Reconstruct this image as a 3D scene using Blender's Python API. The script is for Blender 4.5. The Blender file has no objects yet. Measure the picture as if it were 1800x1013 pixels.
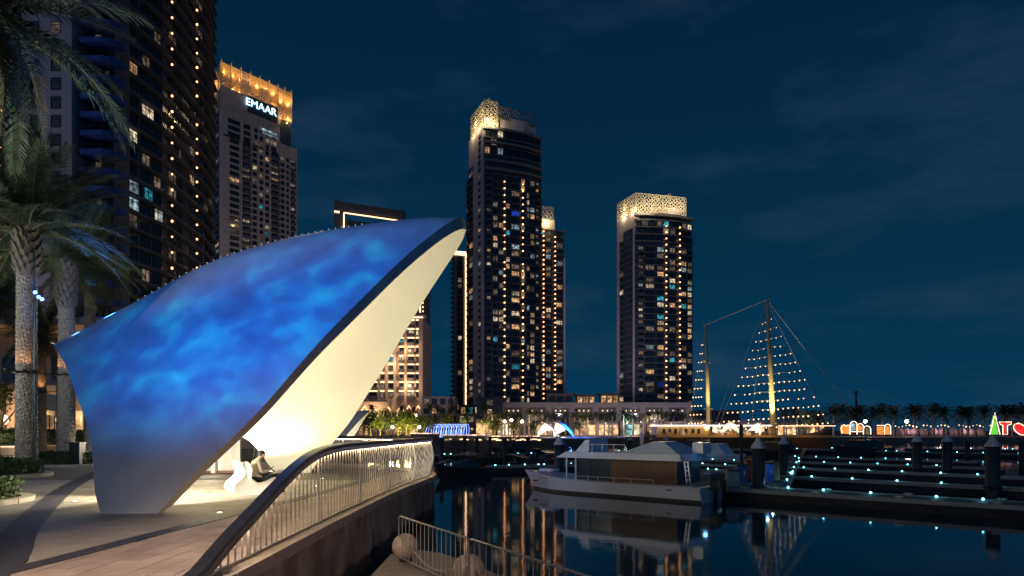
import bpy, math, random
from mathutils import Vector, Matrix
R = math.radians
C = bpy.context.scene.collection
scn = bpy.context.scene
random.seed(7)

# ------------------------------------------------------------------ camera
F, EYE, HZ = 1150.0, 1.75, 757.0
cam = bpy.data.objects.new('camera', bpy.data.cameras.new('camera'))
C.objects.link(cam)
cam.location = (0, 0, EYE)
cam.rotation_euler = (R(90), 0, 0)
cam.data.sensor_width = 36
cam.data.lens = F / 1800 * 36
cam.data.shift_y = (HZ - 506.5) / 1800
cam.data.clip_start = 0.1
cam.data.clip_end = 6000
scn.camera = cam

# ------------------------------------------------------------------ night sky
W = bpy.data.worlds.new('World'); scn.world = W; W.use_nodes = True
nt = W.node_tree; nt.nodes.clear()
def N(t, k, **kw):
    n = t.nodes.new(k)
    for a, b in kw.items(): setattr(n, a, b)
    return n
tc = N(nt, 'ShaderNodeTexCoord'); sx = N(nt, 'ShaderNodeSeparateXYZ')
nt.links.new(tc.outputs['Generated'], sx.inputs[0])
ramp = N(nt, 'ShaderNodeValToRGB')
e = ramp.color_ramp.elements
e[0].position = 0.0; e[0].color = (0.0011, 0.0320, 0.0760, 1)
e[1].position = 0.60; e[1].color = (0.0010, 0.0112, 0.0310, 1)
m = e.new(0.22); m.color = (0.0008, 0.0230, 0.0550, 1)
nt.links.new(sx.outputs[2], ramp.inputs[0])
mp = N(nt, 'ShaderNodeMapping'); mp.inputs['Scale'].default_value = (1.6, 1.6, 5.0); mp.inputs['Rotation'].default_value = (0.25, 0.2, 0.4)
nt.links.new(tc.outputs['Generated'], mp.inputs[0])
cn = N(nt, 'ShaderNodeTexNoise'); cn.inputs['Scale'].default_value = 2.2; cn.inputs['Detail'].default_value = 7; cn.inputs['Roughness'].default_value = 0.58
nt.links.new(mp.outputs[0], cn.inputs['Vector'])
cr = N(nt, 'ShaderNodeValToRGB'); ce = cr.color_ramp.elements
ce[0].position = 0.50; ce[0].color = (0, 0, 0, 1); ce[1].position = 0.80; ce[1].color = (0.011, 0.0150, 0.0210, 1)
nt.links.new(cn.outputs['Fac'], cr.inputs[0])
ad = N(nt, 'ShaderNodeMixRGB', blend_type='ADD'); ad.inputs[0].default_value = 1
nt.links.new(ramp.outputs[0], ad.inputs[1]); nt.links.new(cr.outputs[0], ad.inputs[2])
bg = N(nt, 'ShaderNodeBackground'); bg.inputs[1].default_value = 1.02
wo = N(nt, 'ShaderNodeOutputWorld')
nt.links.new(ad.outputs[0], bg.inputs[0]); nt.links.new(bg.outputs[0], wo.inputs[0])

# faint broad glow of moon and city from behind the photographer
sd = bpy.data.lights.new('moonlight', 'SUN'); sd.energy = 0.13; sd.angle = R(70); sd.color = (0.48, 0.62, 1.0)
so = bpy.data.objects.new('moonlight', sd); C.objects.link(so)
so.rotation_euler = (R(62), 0, R(-16))

scn.view_settings.view_transform = 'Standard'; scn.view_settings.look = 'None'
scn.view_settings.exposure = 0.25; scn.view_settings.gamma = 1
scn.view_settings.use_curve_mapping = False
cy = scn.cycles
cy.use_denoising = True; cy.max_bounces = 6; cy.diffuse_bounces = 3; cy.glossy_bounces = 4
cy.transparent_max_bounces = 8; cy.sample_clamp_indirect = 3.0; cy.sample_clamp_direct = 0
cy.caustics_reflective = False; cy.caustics_refractive = False
cy.use_light_tree = True

# ------------------------------------------------------------------ helpers
def at(px, py, D): return Vector(((px - 900) / F * D, D, EYE + (HZ - py) / F * D))
def gx(px, D): return (px - 900) / F * D
def gz(py, D): return EYE + (HZ - py) / F * D
def gnd(px, py, z=0.0):
    D = (EYE - z) * F / (py - HZ)
    return Vector((gx(px, D), D, z))

def tag(o, label=None, cat=None, group=None, kind=None):
    if label: o['label'] = label
    if cat: o['category'] = cat
    if group: o['group'] = group
    if kind: o['kind'] = kind
    return o
def thing(name, label, cat, loc=(0, 0, 0), rz=0.0, group=None):
    o = bpy.data.objects.new(name, None); C.objects.link(o)
    o.location = loc; o.rotation_euler = (0, 0, rz); o.empty_display_size = 0.3
    return tag(o, label, cat, group)
def ob(name, me, parent=None, loc=(0, 0, 0), rot=(0, 0, 0), sc=None):
    o = bpy.data.objects.new(name, me); C.objects.link(o)
    o.location = loc; o.rotation_euler = rot
    if sc is not None: o.scale = sc
    if parent: o.parent = parent
    return o
def copy_tree(o, parent=None):
    c = o.copy(); C.objects.link(c)
    if parent: c.parent = parent
    for ch in list(o.children): copy_tree(ch, c)
    return c

class MB:
    def __init__(s): s.v = []; s.f = []; s.m = []
    def add(s, v, f, mi=0):
        b = len(s.v); s.v += [tuple(p) for p in v]
        for q in f: s.f.append(tuple(i + b for i in q)); s.m.append(mi)
    def box(s, c, d, rz=0.0, mi=0, M=None):
        x, y, z = d[0] / 2, d[1] / 2, d[2] / 2
        co, si = math.cos(rz), math.sin(rz)
        vs = []
        for a, b, e in ((-x,-y,-z),(x,-y,-z),(x,y,-z),(-x,y,-z),(-x,-y,z),(x,-y,z),(x,y,z),(-x,y,z)):
            p = Vector((a * co - b * si + c[0], a * si + b * co + c[1], e + c[2]))
            vs.append(M @ p if M else p)
        s.add(vs, [(3,2,1,0),(4,5,6,7),(0,1,5,4),(1,2,6,5),(2,3,7,6),(3,0,4,7)], mi)
        return s
    def bar(s, a, b, w, h=None, mi=0, up=(0, 0, 1)):
        a, b = Vector(a), Vector(b); h = h or w
        d = (b - a); L = d.length
        if L < 1e-6: return s
        d /= L; u = Vector(up)
        if abs(d.dot(u)) > 0.98: u = Vector((1, 0, 0))
        x = d.cross(u).normalized() * (w / 2); y = x.cross(d).normalized() * (h / 2)
        vs = [p + i * x + j * y for p in (a, b) for i, j in ((-1,-1),(1,-1),(1,1),(-1,1))]
        s.add(vs, [(0,1,2,3),(7,6,5,4),(1,0,4,5),(2,1,5,6),(3,2,6,7),(0,3,7,4)], mi)
        return s
    def tube(s, path, r, n=8, mi=0, caps=True):
        path = [Vector(p) for p in path]; K = len(path)
        rs = r if isinstance(r, (list, tuple)) else [r] * K
        base = len(s.v); pu = None
        for i, p in enumerate(path):
            d = (path[min(i + 1, K - 1)] - path[max(i - 1, 0)]).normalized()
            u = Vector((0, 0, 1)) if abs(d.z) < 0.95 else Vector((1, 0, 0))
            if pu is not None: u = pu
            x = d.cross(u)
            if x.length < 1e-5: x = d.cross(Vector((0, 1, 0)))
            x.normalize(); y = x.cross(d).normalized(); pu = y
            for k in range(n):
                a = 2 * math.pi * k / n
                s.v.append(tuple(p + (x * math.cos(a) + y * math.sin(a)) * rs[i]))
        for i in range(K - 1):
            for k in range(n):
                a = base + i * n + k; b = base + i * n + (k + 1) % n
                s.f.append((a, b, b + n, a + n)); s.m.append(mi)
        if caps:
            s.f.append(tuple(base + k for k in reversed(range(n)))); s.m.append(mi)
            s.f.append(tuple(base + (K - 1) * n + k for k in range(n))); s.m.append(mi)
        return s
    def lathe(s, prof, c=(0, 0, 0), n=16, mi=0):
        base = len(s.v)
        for r, z in prof:
            for k in range(n):
                a = 2 * math.pi * k / n
                s.v.append((c[0] + r * math.cos(a), c[1] + r * math.sin(a), c[2] + z))
        for i in range(len(prof) - 1):
            for k in range(n):
                a = base + i * n + k; b = base + i * n + (k + 1) % n
                s.f.append((a, b, b + n, a + n)); s.m.append(mi)
        s.f.append(tuple(base + k for k in reversed(range(n)))); s.m.append(mi)
        s.f.append(tuple(base + (len(prof) - 1) * n + k for k in range(n))); s.m.append(mi)
        return s
    def ball(s, c, r, n=8, m=5, mi=0, sz=1.0):
        prof = [(max(0.001, r * math.sin(math.pi * i / m)), -r * sz * math.cos(math.pi * i / m)) for i in range(m + 1)]
        return s.lathe(prof, c, n, mi)
    def prism(s, poly, z0, z1, mi=0, mtop=None):
        n = len(poly)
        ar = sum(poly[i][0] * poly[(i + 1) % n][1] - poly[(i + 1) % n][0] * poly[i][1] for i in range(n))
        if ar < 0: poly = list(reversed(poly))
        b = len(s.v)
        s.v += [(p[0], p[1], z0) for p in poly] + [(p[0], p[1], z1) for p in poly]
        s.f.append(tuple(b + i for i in reversed(range(n)))); s.m.append(mi)
        s.f.append(tuple(b + n + i for i in range(n))); s.m.append(mi if mtop is None else mtop)
        for i in range(n):
            j = (i + 1) % n
            s.f.append((b + i, b + j, b + n + j, b + n + i)); s.m.append(mi)
        return s
    def mesh(s, name, mats, smooth=False):
        me = bpy.data.meshes.new(name); me.from_pydata(s.v, [], s.f)
        for m_ in (mats if isinstance(mats, (list, tuple)) else [mats]): me.materials.append(m_)
        me.polygons.foreach_set('material_index', s.m)
        if smooth: me.polygons.foreach_set('use_smooth', [True] * len(s.f))
        me.update()
        return me
    def build(s, name, mats, parent=None, smooth=False, loc=(0, 0, 0), rot=(0, 0, 0)):
        return ob(name, s.mesh(name, mats, smooth), parent, loc, rot)

# ------------------------------------------------------------------ materials
def pmat(name, col, rough=0.6, metal=0.0, var=0.25, vscale=1.5, coat=0.0, bump=0.0, bscale=20.0, spec=0.5, ior=None, stretch=(1, 1, 1), world=False, island=0.0):
    m = bpy.data.materials.new(name); m.use_nodes = True; t = m.node_tree
    b = t.nodes['Principled BSDF']
    b.inputs['Roughness'].default_value = rough; b.inputs['Metallic'].default_value = metal
    b.inputs['Specular IOR Level'].default_value = spec
    b.inputs['Coat Weight'].default_value = coat; b.inputs['Coat Roughness'].default_value = 0.04
    if ior: b.inputs['IOR'].default_value = ior
    c = (col[0], col[1], col[2], 1)
    b.inputs['Base Color'].default_value = c
    if var or bump:
        co = N(t, 'ShaderNodeTexCoord'); mpn = N(t, 'ShaderNodeMapping'); mpn.inputs['Scale'].default_value = stretch
        t.links.new(N(t, 'ShaderNodeNewGeometry').outputs['Position'] if world else co.outputs['Object'], mpn.inputs[0])
    if var:
        n = N(t, 'ShaderNodeTexNoise'); n.inputs['Scale'].default_value = vscale; n.inputs['Detail'].default_value = 6; n.inputs['Roughness'].default_value = 0.65
        t.links.new(mpn.outputs[0], n.inputs['Vector'])
        r = N(t, 'ShaderNodeValToRGB'); a = r.color_ramp.elements
        lo, hi = 1 - var, 1 + var
        a[0].position = 0.3; a[0].color = (min(1, c[0] * lo), min(1, c[1] * lo), min(1, c[2] * lo), 1)
        a[1].position = 0.7; a[1].color = (min(1, c[0] * hi), min(1, c[1] * hi), min(1, c[2] * hi), 1)
        t.links.new(n.outputs['Fac'], r.inputs[0]); t.links.new(r.outputs[0], b.inputs['Base Color'])
        if island:
            g = N(t, 'ShaderNodeNewGeometry'); oi = N(t, 'ShaderNodeObjectInfo'); sm_ = N(t, 'ShaderNodeMath', operation='ADD'); fr_ = N(t, 'ShaderNodeMath', operation='FRACT')
            t.links.new(g.outputs['Random Per Island'], sm_.inputs[0]); t.links.new(oi.outputs['Random'], sm_.inputs[1]); t.links.new(sm_.outputs[0], fr_.inputs[0])
            mr = N(t, 'ShaderNodeMapRange'); mr.inputs['To Min'].default_value = 1 - island; mr.inputs['To Max'].default_value = 1 + island; t.links.new(fr_.outputs[0], mr.inputs['Value'])
            vm = N(t, 'ShaderNodeVectorMath', operation='SCALE'); t.links.new(r.outputs[0], vm.inputs[0]); t.links.new(mr.outputs[0], vm.inputs['Scale']); t.links.new(vm.outputs[0], b.inputs['Base Color'])
    if bump:
        n2 = N(t, 'ShaderNodeTexNoise'); n2.inputs['Scale'].default_value = bscale; n2.inputs['Detail'].default_value = 5
        t.links.new(mpn.outputs[0], n2.inputs['Vector'])
        bp = N(t, 'ShaderNodeBump'); bp.inputs['Strength'].default_value = bump; bp.inputs['Distance'].default_value = 0.02
        t.links.new(n2.outputs['Fac'], bp.inputs['Height']); t.links.new(bp.outputs[0], b.inputs['Normal'])
    return m
def emat(name, col, st, sample=False):
    m = bpy.data.materials.new(name); m.use_nodes = True; t = m.node_tree
    b = t.nodes['Principled BSDF']
    b.inputs['Base Color'].default_value = (0.05, 0.05, 0.05, 1)
    b.inputs['Emission Color'].default_value = (*col, 1); b.inputs['Emission Strength'].default_value = st
    m.cycles.emission_sampling = 'AUTO' if sample else 'NONE'
    return m
def winmat(name, col, st, cscale=1.2):
    """a lit room behind a pane: curtains, furniture and lamps break up the light, each room differently"""
    m = bpy.data.materials.new(name); m.use_nodes = True; t = m.node_tree
    b = t.nodes['Principled BSDF']
    b.inputs['Base Color'].default_value = (0.02, 0.025, 0.03, 1); b.inputs['Roughness'].default_value = 0.12
    co = N(t, 'ShaderNodeTexCoord'); oi = N(t, 'ShaderNodeObjectInfo')
    vm = N(t, 'ShaderNodeVectorMath', operation='ADD')
    cb = N(t, 'ShaderNodeCombineXYZ'); mu = N(t, 'ShaderNodeMath', operation='MULTIPLY'); mu.inputs[1].default_value = 61.0
    t.links.new(oi.outputs['Random'], mu.inputs[0]); t.links.new(mu.outputs[0], cb.inputs[0]); t.links.new(mu.outputs[0], cb.inputs[2])
    t.links.new(co.outputs['Object'], vm.inputs[0]); t.links.new(cb.outputs[0], vm.inputs[1])
    v = N(t, 'ShaderNodeTexVoronoi'); v.distance = 'CHEBYCHEV'; v.inputs['Scale'].default_value = cscale
    t.links.new(vm.outputs[0], v.inputs['Vector'])
    n = N(t, 'ShaderNodeTexNoise'); n.inputs['Scale'].default_value = cscale * 0.7; n.inputs['Detail'].default_value = 3
    t.links.new(vm.outputs[0], n.inputs['Vector'])
    sp = N(t, 'ShaderNodeSeparateColor'); t.links.new(v.outputs['Color'], sp.inputs[0])
    mr = N(t, 'ShaderNodeMapRange'); mr.inputs['To Min'].default_value = 0.25; mr.inputs['To Max'].default_value = 1.3
    t.links.new(sp.outputs[0], mr.inputs['Value'])
    mr2 = N(t, 'ShaderNodeMapRange'); mr2.inputs['From Min'].default_value = 0.35; mr2.inputs['From Max'].default_value = 0.65; mr2.inputs['To Min'].default_value = 0.2; mr2.inputs['To Max'].default_value = 1.2
    t.links.new(n.outputs['Fac'], mr2.inputs['Value'])
    k = N(t, 'ShaderNodeMath', operation='MULTIPLY'); t.links.new(mr.outputs[0], k.inputs[0]); t.links.new(mr2.outputs[0], k.inputs[1])
    mr3 = N(t, 'ShaderNodeMapRange'); mr3.inputs['To Min'].default_value = 0.35 * st; mr3.inputs['To Max'].default_value = 1.25 * st
    t.links.new(oi.outputs['Random'], mr3.inputs['Value'])
    k2 = N(t, 'ShaderNodeMath', operation='MULTIPLY'); t.links.new(k.outputs[0], k2.inputs[0]); t.links.new(mr3.outputs[0], k2.inputs[1])
    b.inputs['Emission Color'].default_value = (*col, 1)
    t.links.new(k2.outputs[0], b.inputs['Emission Strength'])
    m.cycles.emission_sampling = 'NONE'
    return m
M = dict(
    conc_lilac=pmat('conc_lilac', (0.50, 0.44, 0.48), 0.8, var=0.12, vscale=0.15),
    conc_tan=pmat('conc_tan', (0.46, 0.39, 0.36), 0.8, var=0.15, vscale=0.2),
    conc_grey=pmat('conc_grey', (0.20, 0.19, 0.19), 0.8, var=0.2, vscale=0.2),
    conc_dark=pmat('conc_dark', (0.072, 0.080, 0.105), 0.7, var=0.2, vscale=0.2),
    slab_dark=pmat('slab_dark', (0.13, 0.14, 0.165), 0.5, var=0.2, vscale=0.3),
    slab_blue_spill=pmat('slab_blue_spill', (0.03, 0.075, 0.30), 0.5, var=0.2, vscale=0.5),  # blue light spill on the balconies put into the paint colour
    glass_dark=pmat('glass_dark', (0.045, 0.062, 0.085), 0.16, var=0.3, vscale=0.15, spec=0.6),
    frame_dark=pmat('frame_dark', (0.03, 0.03, 0.034), 0.4, metal=0.5, var=0),
    screen_stone=pmat('screen_stone', (0.62, 0.56, 0.44), 0.7, var=0.1),
    screen_gold=pmat('screen_gold', (0.66, 0.48, 0.27), 0.55, var=0.15),
    black_steel=pmat('black_steel', (0.018, 0.019, 0.022), 0.4, metal=0.6, var=0.3, vscale=4),
    white_paint=pmat('white_paint', (0.74, 0.73, 0.70), 0.35, var=0.05, vscale=3),
    white_steel=pmat('white_steel', (0.62, 0.60, 0.57), 0.35, metal=0.2, var=0.1, vscale=5),
    w_dark=pmat('w_dark', (0.022, 0.036, 0.055), 0.06, var=0.4, vscale=0.4, spec=0.7),
    w_warm=winmat('w_warm', (1.0, 0.56, 0.25), 0.95),
    w_white=winmat('w_white', (1.0, 0.78, 0.52), 0.9),
    w_cool=winmat('w_cool', (0.62, 0.86, 0.95), 0.55),
    w_teal=winmat('w_teal', (0.08, 0.62, 0.80), 0.65),
    w_blue=winmat('w_blue', (0.03, 0.10, 0.90), 0.7),
    w_dim=winmat('w_dim', (1.0, 0.72, 0.50), 0.22),
    bulb=emat('bulb', (1.0, 0.41, 0.145), 4.2),
    bulb_soft=emat('bulb_soft', (1.0, 0.55, 0.24), 3.0),
    bulb_sail=emat('bulb_sail', (1.0, 0.64, 0.32), 2.3),
    led_warm=emat('led_warm', (1.0, 0.60, 0.34), 2.2),
    led_dim=emat('led_dim', (1.0, 0.62, 0.38), 0.8), led_pink=emat('led_pink', (1.0, 0.70, 0.58), 1.3),
    led_white=emat('led_white', (1.0, 0.90, 0.74), 4.0),
    led_cyan=emat('led_cyan', (0.16, 0.80, 0.95), 8.0),
    led_blue=emat('led_blue', (0.12, 0.30, 1.0), 5.0),
    wire=pmat('wire', (0.30, 0.30, 0.30), 0.5, var=0),
)
ORD = 'first second third fourth fifth sixth seventh eighth ninth tenth eleventh twelfth thirteenth fourteenth fifteenth sixteenth seventeenth eighteenth nineteenth twentieth twenty-first twenty-second twenty-third twenty-fourth twenty-fifth'.split()
def relabel(objs, fmt):
    for i, o in enumerate(sorted(objs, key=lambda q: q.location.x / q.location.y)): o['label'] = fmt % ORD[i]
def lamp(name, kind, loc, energy, col, size=0.2, aim=None, spot=60, blend=0.5):
    d = bpy.data.lights.new(name, kind); d.energy = energy; d.color = col
    if kind == 'AREA': d.shape = 'DISK'; d.size = size
    else: d.shadow_soft_size = size
    if kind == 'SPOT': d.spot_size = R(spot); d.spot_blend = blend
    o = bpy.data.objects.new(name, d); C.objects.link(o); o.location = loc
    if aim is not None:
        o.rotation_euler = (Vector(aim) - Vector(loc)).to_track_quat('-Z', 'Y').to_euler()
    return o
# ------------------------------------------------------------------ water and land
WZ = -1.4
def water():
    m = bpy.data.materials.new('water'); m.use_nodes = True; t = m.node_tree; b = t.nodes['Principled BSDF']
    b.inputs['Base Color'].default_value = (0.003, 0.026, 0.045, 1); b.inputs['Roughness'].default_value = 0.05
    b.inputs['IOR'].default_value = 1.33; b.inputs['Specular IOR Level'].default_value = 0.65
    co = N(t, 'ShaderNodeTexCoord'); a = N(t, 'ShaderNodeMapping'); a.inputs['Scale'].default_value = (1, 1.0, 1)
    t.links.new(co.outputs['Object'], a.inputs[0])
    n1 = N(t, 'ShaderNodeTexNoise'); n1.inputs['Scale'].default_value = 2.6; n1.inputs['Detail'].default_value = 3; n1.inputs['Roughness'].default_value = 0.45
    n2 = N(t, 'ShaderNodeTexNoise'); n2.inputs['Scale'].default_value = 0.22; n2.inputs['Detail'].default_value = 2
    for n in (n1, n2): t.links.new(a.outputs[0], n.inputs['Vector'])
    mx = N(t, 'ShaderNodeMath', operation='MULTIPLY_ADD'); mx.inputs[1].default_value = 1.6
    t.links.new(n2.outputs['Fac'], mx.inputs[0]); t.links.new(n1.outputs['Fac'], mx.inputs[2])
    n3 = N(t, 'ShaderNodeTexNoise'); n3.inputs['Scale'].default_value = .09; n3.inputs['Detail'].default_value = 3; t.links.new(a.outputs[0], n3.inputs['Vector'])
    mr = N(t, 'ShaderNodeMapRange'); mr.inputs['From Min'].default_value = .38; mr.inputs['From Max'].default_value = .62; mr.inputs['To Min'].default_value = .45; mr.inputs['To Max'].default_value = 1.0; t.links.new(n3.outputs['Fac'], mr.inputs['Value'])
    bp = N(t, 'ShaderNodeBump'); bp.inputs['Distance'].default_value = 0.0026; t.links.new(mr.outputs[0], bp.inputs['Strength'])
    t.links.new(mx.outputs[0], bp.inputs['Height']); t.links.new(bp.outputs[0], b.inputs['Normal'])
    q = MB(); q.add([(-3000, -400, WZ), (3000, -400, WZ), (3000, 5000, WZ), (-3000, 5000, WZ)], [(0, 1, 2, 3)])
    tag(q.build('water', m), kind='structure')
water()
# edge of the promenade, then the quay round the marina
KERB = [(-3.45, -6), (-3.47, 4), (-3.52, 8), (-3.55, 12), (-3.5, 18), (-3.3, 21.5), (-3.12, 24), (-3.15, 25.6), (-3.5, 27.2), (-4.4, 29), (-6.2, 31), (-9, 32.8), (-14, 35)]
SHORE = KERB + [(-20, 40), (-24, 50), (-24, 70), (-19, 88), (-13.6, 93), (-11.4, 95.5), (-11, 99), (-11, 118), (-4, 128), (18, 146), (60, 160), (120, 172), (240, 186), (700, 215), (2500, 300)]
land_poly = SHORE + [(2500, 4500), (-2500, 4500), (-2500, -60), (-60, -60), (-3.45, -60)]
mat_ground = pmat('ground_paving', (0.16, 0.145, 0.135), 0.7, var=0.25, vscale=0.35, bump=0.15, bscale=8)
tag(MB().prism(land_poly, -5, -0.04).build('ground', mat_ground), kind='structure')

# quay wall of the near promenade: concrete face and coping stones
mat_wall = pmat('wall_concrete', (0.27, 0.225, 0.19), 0.85, var=0.35, vscale=1.3, bump=0.5, bscale=9)
def wall_stains(m):
    t = m.node_tree; b = t.nodes['Principled BSDF']; src = b.inputs['Base Color'].links[0].from_socket
    g = N(t, 'ShaderNodeNewGeometry'); mpn = N(t, 'ShaderNodeMapping'); mpn.inputs['Scale'].default_value = (.9, .9, .45); t.links.new(g.outputs['Position'], mpn.inputs[0])
    n = N(t, 'ShaderNodeTexNoise'); n.inputs['Scale'].default_value = 1.6; n.inputs['Detail'].default_value = 6; t.links.new(mpn.outputs[0], n.inputs['Vector'])
    r = N(t, 'ShaderNodeValToRGB'); r.color_ramp.elements[0].position = .38; r.color_ramp.elements[0].color = (.62, .60, .57, 1); r.color_ramp.elements[1].position = .62; r.color_ramp.elements[1].color = (1.15, 1.1, 1.05, 1)
    t.links.new(n.outputs['Fac'], r.inputs[0])
    m1 = N(t, 'ShaderNodeMixRGB', blend_type='MULTIPLY'); m1.inputs[0].default_value = 1; t.links.new(src, m1.inputs[1]); t.links.new(r.outputs[0], m1.inputs[2])
    s = N(t, 'ShaderNodeSeparateXYZ'); t.links.new(g.outputs['Position'], s.inputs[0])
    ad = N(t, 'ShaderNodeMath', operation='MULTIPLY_ADD'); ad.inputs[1].default_value = .35; t.links.new(n.outputs['Fac'], ad.inputs[0]); t.links.new(s.outputs[2], ad.inputs[2])
    mr = N(t, 'ShaderNodeMapRange'); mr.inputs['From Min'].default_value = -.98; mr.inputs['From Max'].default_value = -.86; t.links.new(ad.outputs[0], mr.inputs['Value'])
    m2 = N(t, 'ShaderNodeMixRGB'); m2.inputs[1].default_value = (.028, .032, .022, 1); t.links.new(mr.outputs[0], m2.inputs[0]); t.links.new(m1.outputs[0], m2.inputs[2]); t.links.new(m2.outputs[0], b.inputs['Base Color'])
wall_stains(mat_wall)
mat_cope = pmat('coping_stone', (0.34, 0.28, 0.235), 0.6, var=0.18, vscale=6, bump=0.15, bscale=40)
def offset(path, d):
    out = []
    for i, p in enumerate(path):
        a = Vector(path[max(i - 1, 0)]); b = Vector(path[min(i + 1, len(path) - 1)])
        t = (b - a).normalized(); out.append((p[0] + t.y * d, p[1] - t.x * d))
    return out
def resample(path, step):
    pts = [Vector(p) for p in path]; out = [pts[0].copy()]; acc = 0.0
    for a, b in zip(pts[:-1], pts[1:]):
        L = (b - a).length
        if L < 1e-9: continue
        s = step - acc
        while s <= L:
            out.append(a + (b - a) * (s / L)); s += step
        acc = L - (s - step)
    return out
def smooth(path, it=2):
    for _ in range(it):
        q = [path[0]]
        for a, b in zip(path[:-1], path[1:]):
            q += [tuple(a[k] * .75 + b[k] * .25 for k in range(len(a))), tuple(a[k] * .25 + b[k] * .75 for k in range(len(a)))]
        path = q + [path[-1]]
    return path
KS = smooth(KERB)
wall = thing('quay_wall', 'dark stained concrete quay wall below the curved promenade railing', 'wall', (-3.4, 8, 0))
def on(parent, o):
    o.parent = parent; o.matrix_parent_inverse = Matrix.Translation(-parent.location) if parent.rotation_euler.z == 0 else (Matrix.Translation(parent.location) @ Matrix.Rotation(parent.rotation_euler.z, 4, 'Z')).inverted()
    return o
def ribbon(mb, path, o0, o1, z0, z1, mi=0):
    A, B = offset(path, o0), offset(path, o1)
    for i in range(len(path) - 1):
        vs = [(*A[i], z0), (*B[i], z0), (*B[i + 1], z0), (*A[i + 1], z0), (*A[i], z1), (*B[i], z1), (*B[i + 1], z1), (*A[i + 1], z1)]
        f = [(0, 1, 5, 4)[::-1] if 0 else (4, 5, 6, 7), (1, 2, 6, 5), (3, 0, 4, 7)]
        if i == 0: f.append((0, 1, 5, 4))
        if i == len(path) - 2: f.append((2, 3, 7, 6))
        f.append((3, 2, 1, 0))
        mb.add(vs, f, mi)
    return mb
on(wall, ribbon(MB(), KS, 0.02, 0.16, -4, -0.13).build('wall_face', mat_wall))
# coping: single stones with open joints
cp = resample(KS, 1.15)
for i in range(len(cp) - 1):
    if cp[i].y < 5: continue
    a, b = cp[i], cp[i + 1]; g = (b - a).normalized() * 0.012
    seg = [tuple(a + g), tuple((a + b) / 2), tuple(b - g)]
    on(wall, ribbon(MB(), seg, -0.24, 0.24, -0.125, 0.05).build('coping_stone', mat_cope))

# ------------------------------------------------------------------ paving of the plaza
mat_pink = pmat('paver_pink', (0.38, 0.295, 0.24), 0.62, var=0.26, vscale=.9, bump=0.2, bscale=45, world=True, island=.13)
mat_cream = pmat('paver_cream', (0.40, 0.355, 0.29), 0.6, var=0.2, vscale=.8, bump=0.2, bscale=45, world=True, island=.13)
mat_grey = pmat('paver_grey', (0.27, 0.25, 0.235), 0.62, var=0.22, vscale=.8, bump=0.2, bscale=45, world=True, island=.13)
mat_band = pmat('paver_dark', (0.050, 0.050, 0.054), 0.5, var=0.3, vscale=3, bump=0.2, bscale=45)
mat_joint = pmat('joint_sand', (0.14, 0.125, 0.11), 0.9, var=0.2)
plaza = ob('plaza_paving', MB().prism([(-26, 2), (-3.8, 2), (-3.8, 24), (-3.9, 27), (-4.6, 28.8), (-6.4, 30.6), (-9.2, 32.4), (-14, 34.6), (-26, 38)], -0.039, -0.022).mesh('plaza_paving', mat_joint))
tag(plaza, kind='structure')
BAND1 = [(-6.0, 7.2), (-6.8, 8.83), (-8.6, 11.4), (-10.93, 15.36), (-13.4, 19.6), (-16.3, 25.2), (-18, 29)]
BAND2 = [(-6.35, 7.2), (-6.2, 8.67), (-6.12, 9.77), (-6.06, 10.8), (-5.95, 12.05), (-5.78, 14.3), (-5.45, 17), (-5.15, 22), (-5.2, 27)]
def interp(path, y):
    for a, b in zip(path[:-1], path[1:]):
        if a[1] <= y <= b[1]: return a[0] + (b[0] - a[0]) * (y - a[1]) / (b[1] - a[1])
    return path[0][0] if y < path[0][1] else path[-1][0]
tm = {'pink': mat_pink, 'cream': mat_cream, 'grey': mat_grey}
def clip(poly, a, b, keep):
    """part of poly on one side of the line a-b"""
    f = lambda p: ((b[0] - a[0]) * (p[1] - a[1]) - (b[1] - a[1]) * (p[0] - a[0])) * keep
    out = []
    for k in range(len(poly)):
        p, q = poly[k], poly[(k + 1) % len(poly)]; fp, fq = f(p), f(q)
        if fp >= 0: out.append(p)
        if (fp >= 0) != (fq >= 0): u = fp / (fp - fq); out.append((p[0] + (q[0] - p[0]) * u, p[1] + (q[1] - p[1]) * u))
    return out
tiles = []
yy = 6.4; r = 0
W1, W2 = .28, .165
while yy < 27:
    ya, yb = yy + .006, yy + .594
    B1 = (interp(BAND1, yy), interp(BAND1, yy + .6)); B2 = (interp(BAND2, yy), interp(BAND2, yy + .6))
    for k in range(9):      # pink courses run along the water
        o = .3 if k % 2 else 0
        x1 = -3.80 - .30 * k - .005; x0 = x1 - .29
        q = [(x0, ya + o), (x1, ya + o), (x1, yb + o), (x0, yb + o)]
        c2 = (interp(BAND2, yy + o) + W2, interp(BAND2, yy + .6 + o) + W2)
        tiles.append(('pink', clip(q, (c2[0], yy + o), (c2[1], yy + .6 + o), -1)))
    if yy < 23:
        st = .9; off = (r % 2) * .45
        for k in range(26):
            x1 = -4.2 + off - k * st - .006; x0 = x1 - st + .012
            if x1 / yy < -.95 and yy > 8: break
            q = [(x0, ya), (x1, ya), (x1, yb), (x0, yb)]
            c = clip(clip(q, (B2[0] - W2, yy), (B2[1] - W2, yy + .6), 1), (B1[0] + W1, yy), (B1[1] + W1, yy + .6), -1)
            tiles.append(('cream', c))
            g = clip(q, (min(B1[0] - W1, B2[0] - W2), yy), (min(B1[1] - W1, B2[1] - W2), yy + .6), 1)
            tiles.append(('grey', g))
    yy += .6; r += 1
tmesh = {}
def area(q): return abs(sum(q[k][0] * q[(k + 1) % len(q)][1] - q[(k + 1) % len(q)][0] * q[k][1] for k in range(len(q)))) / 2
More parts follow.
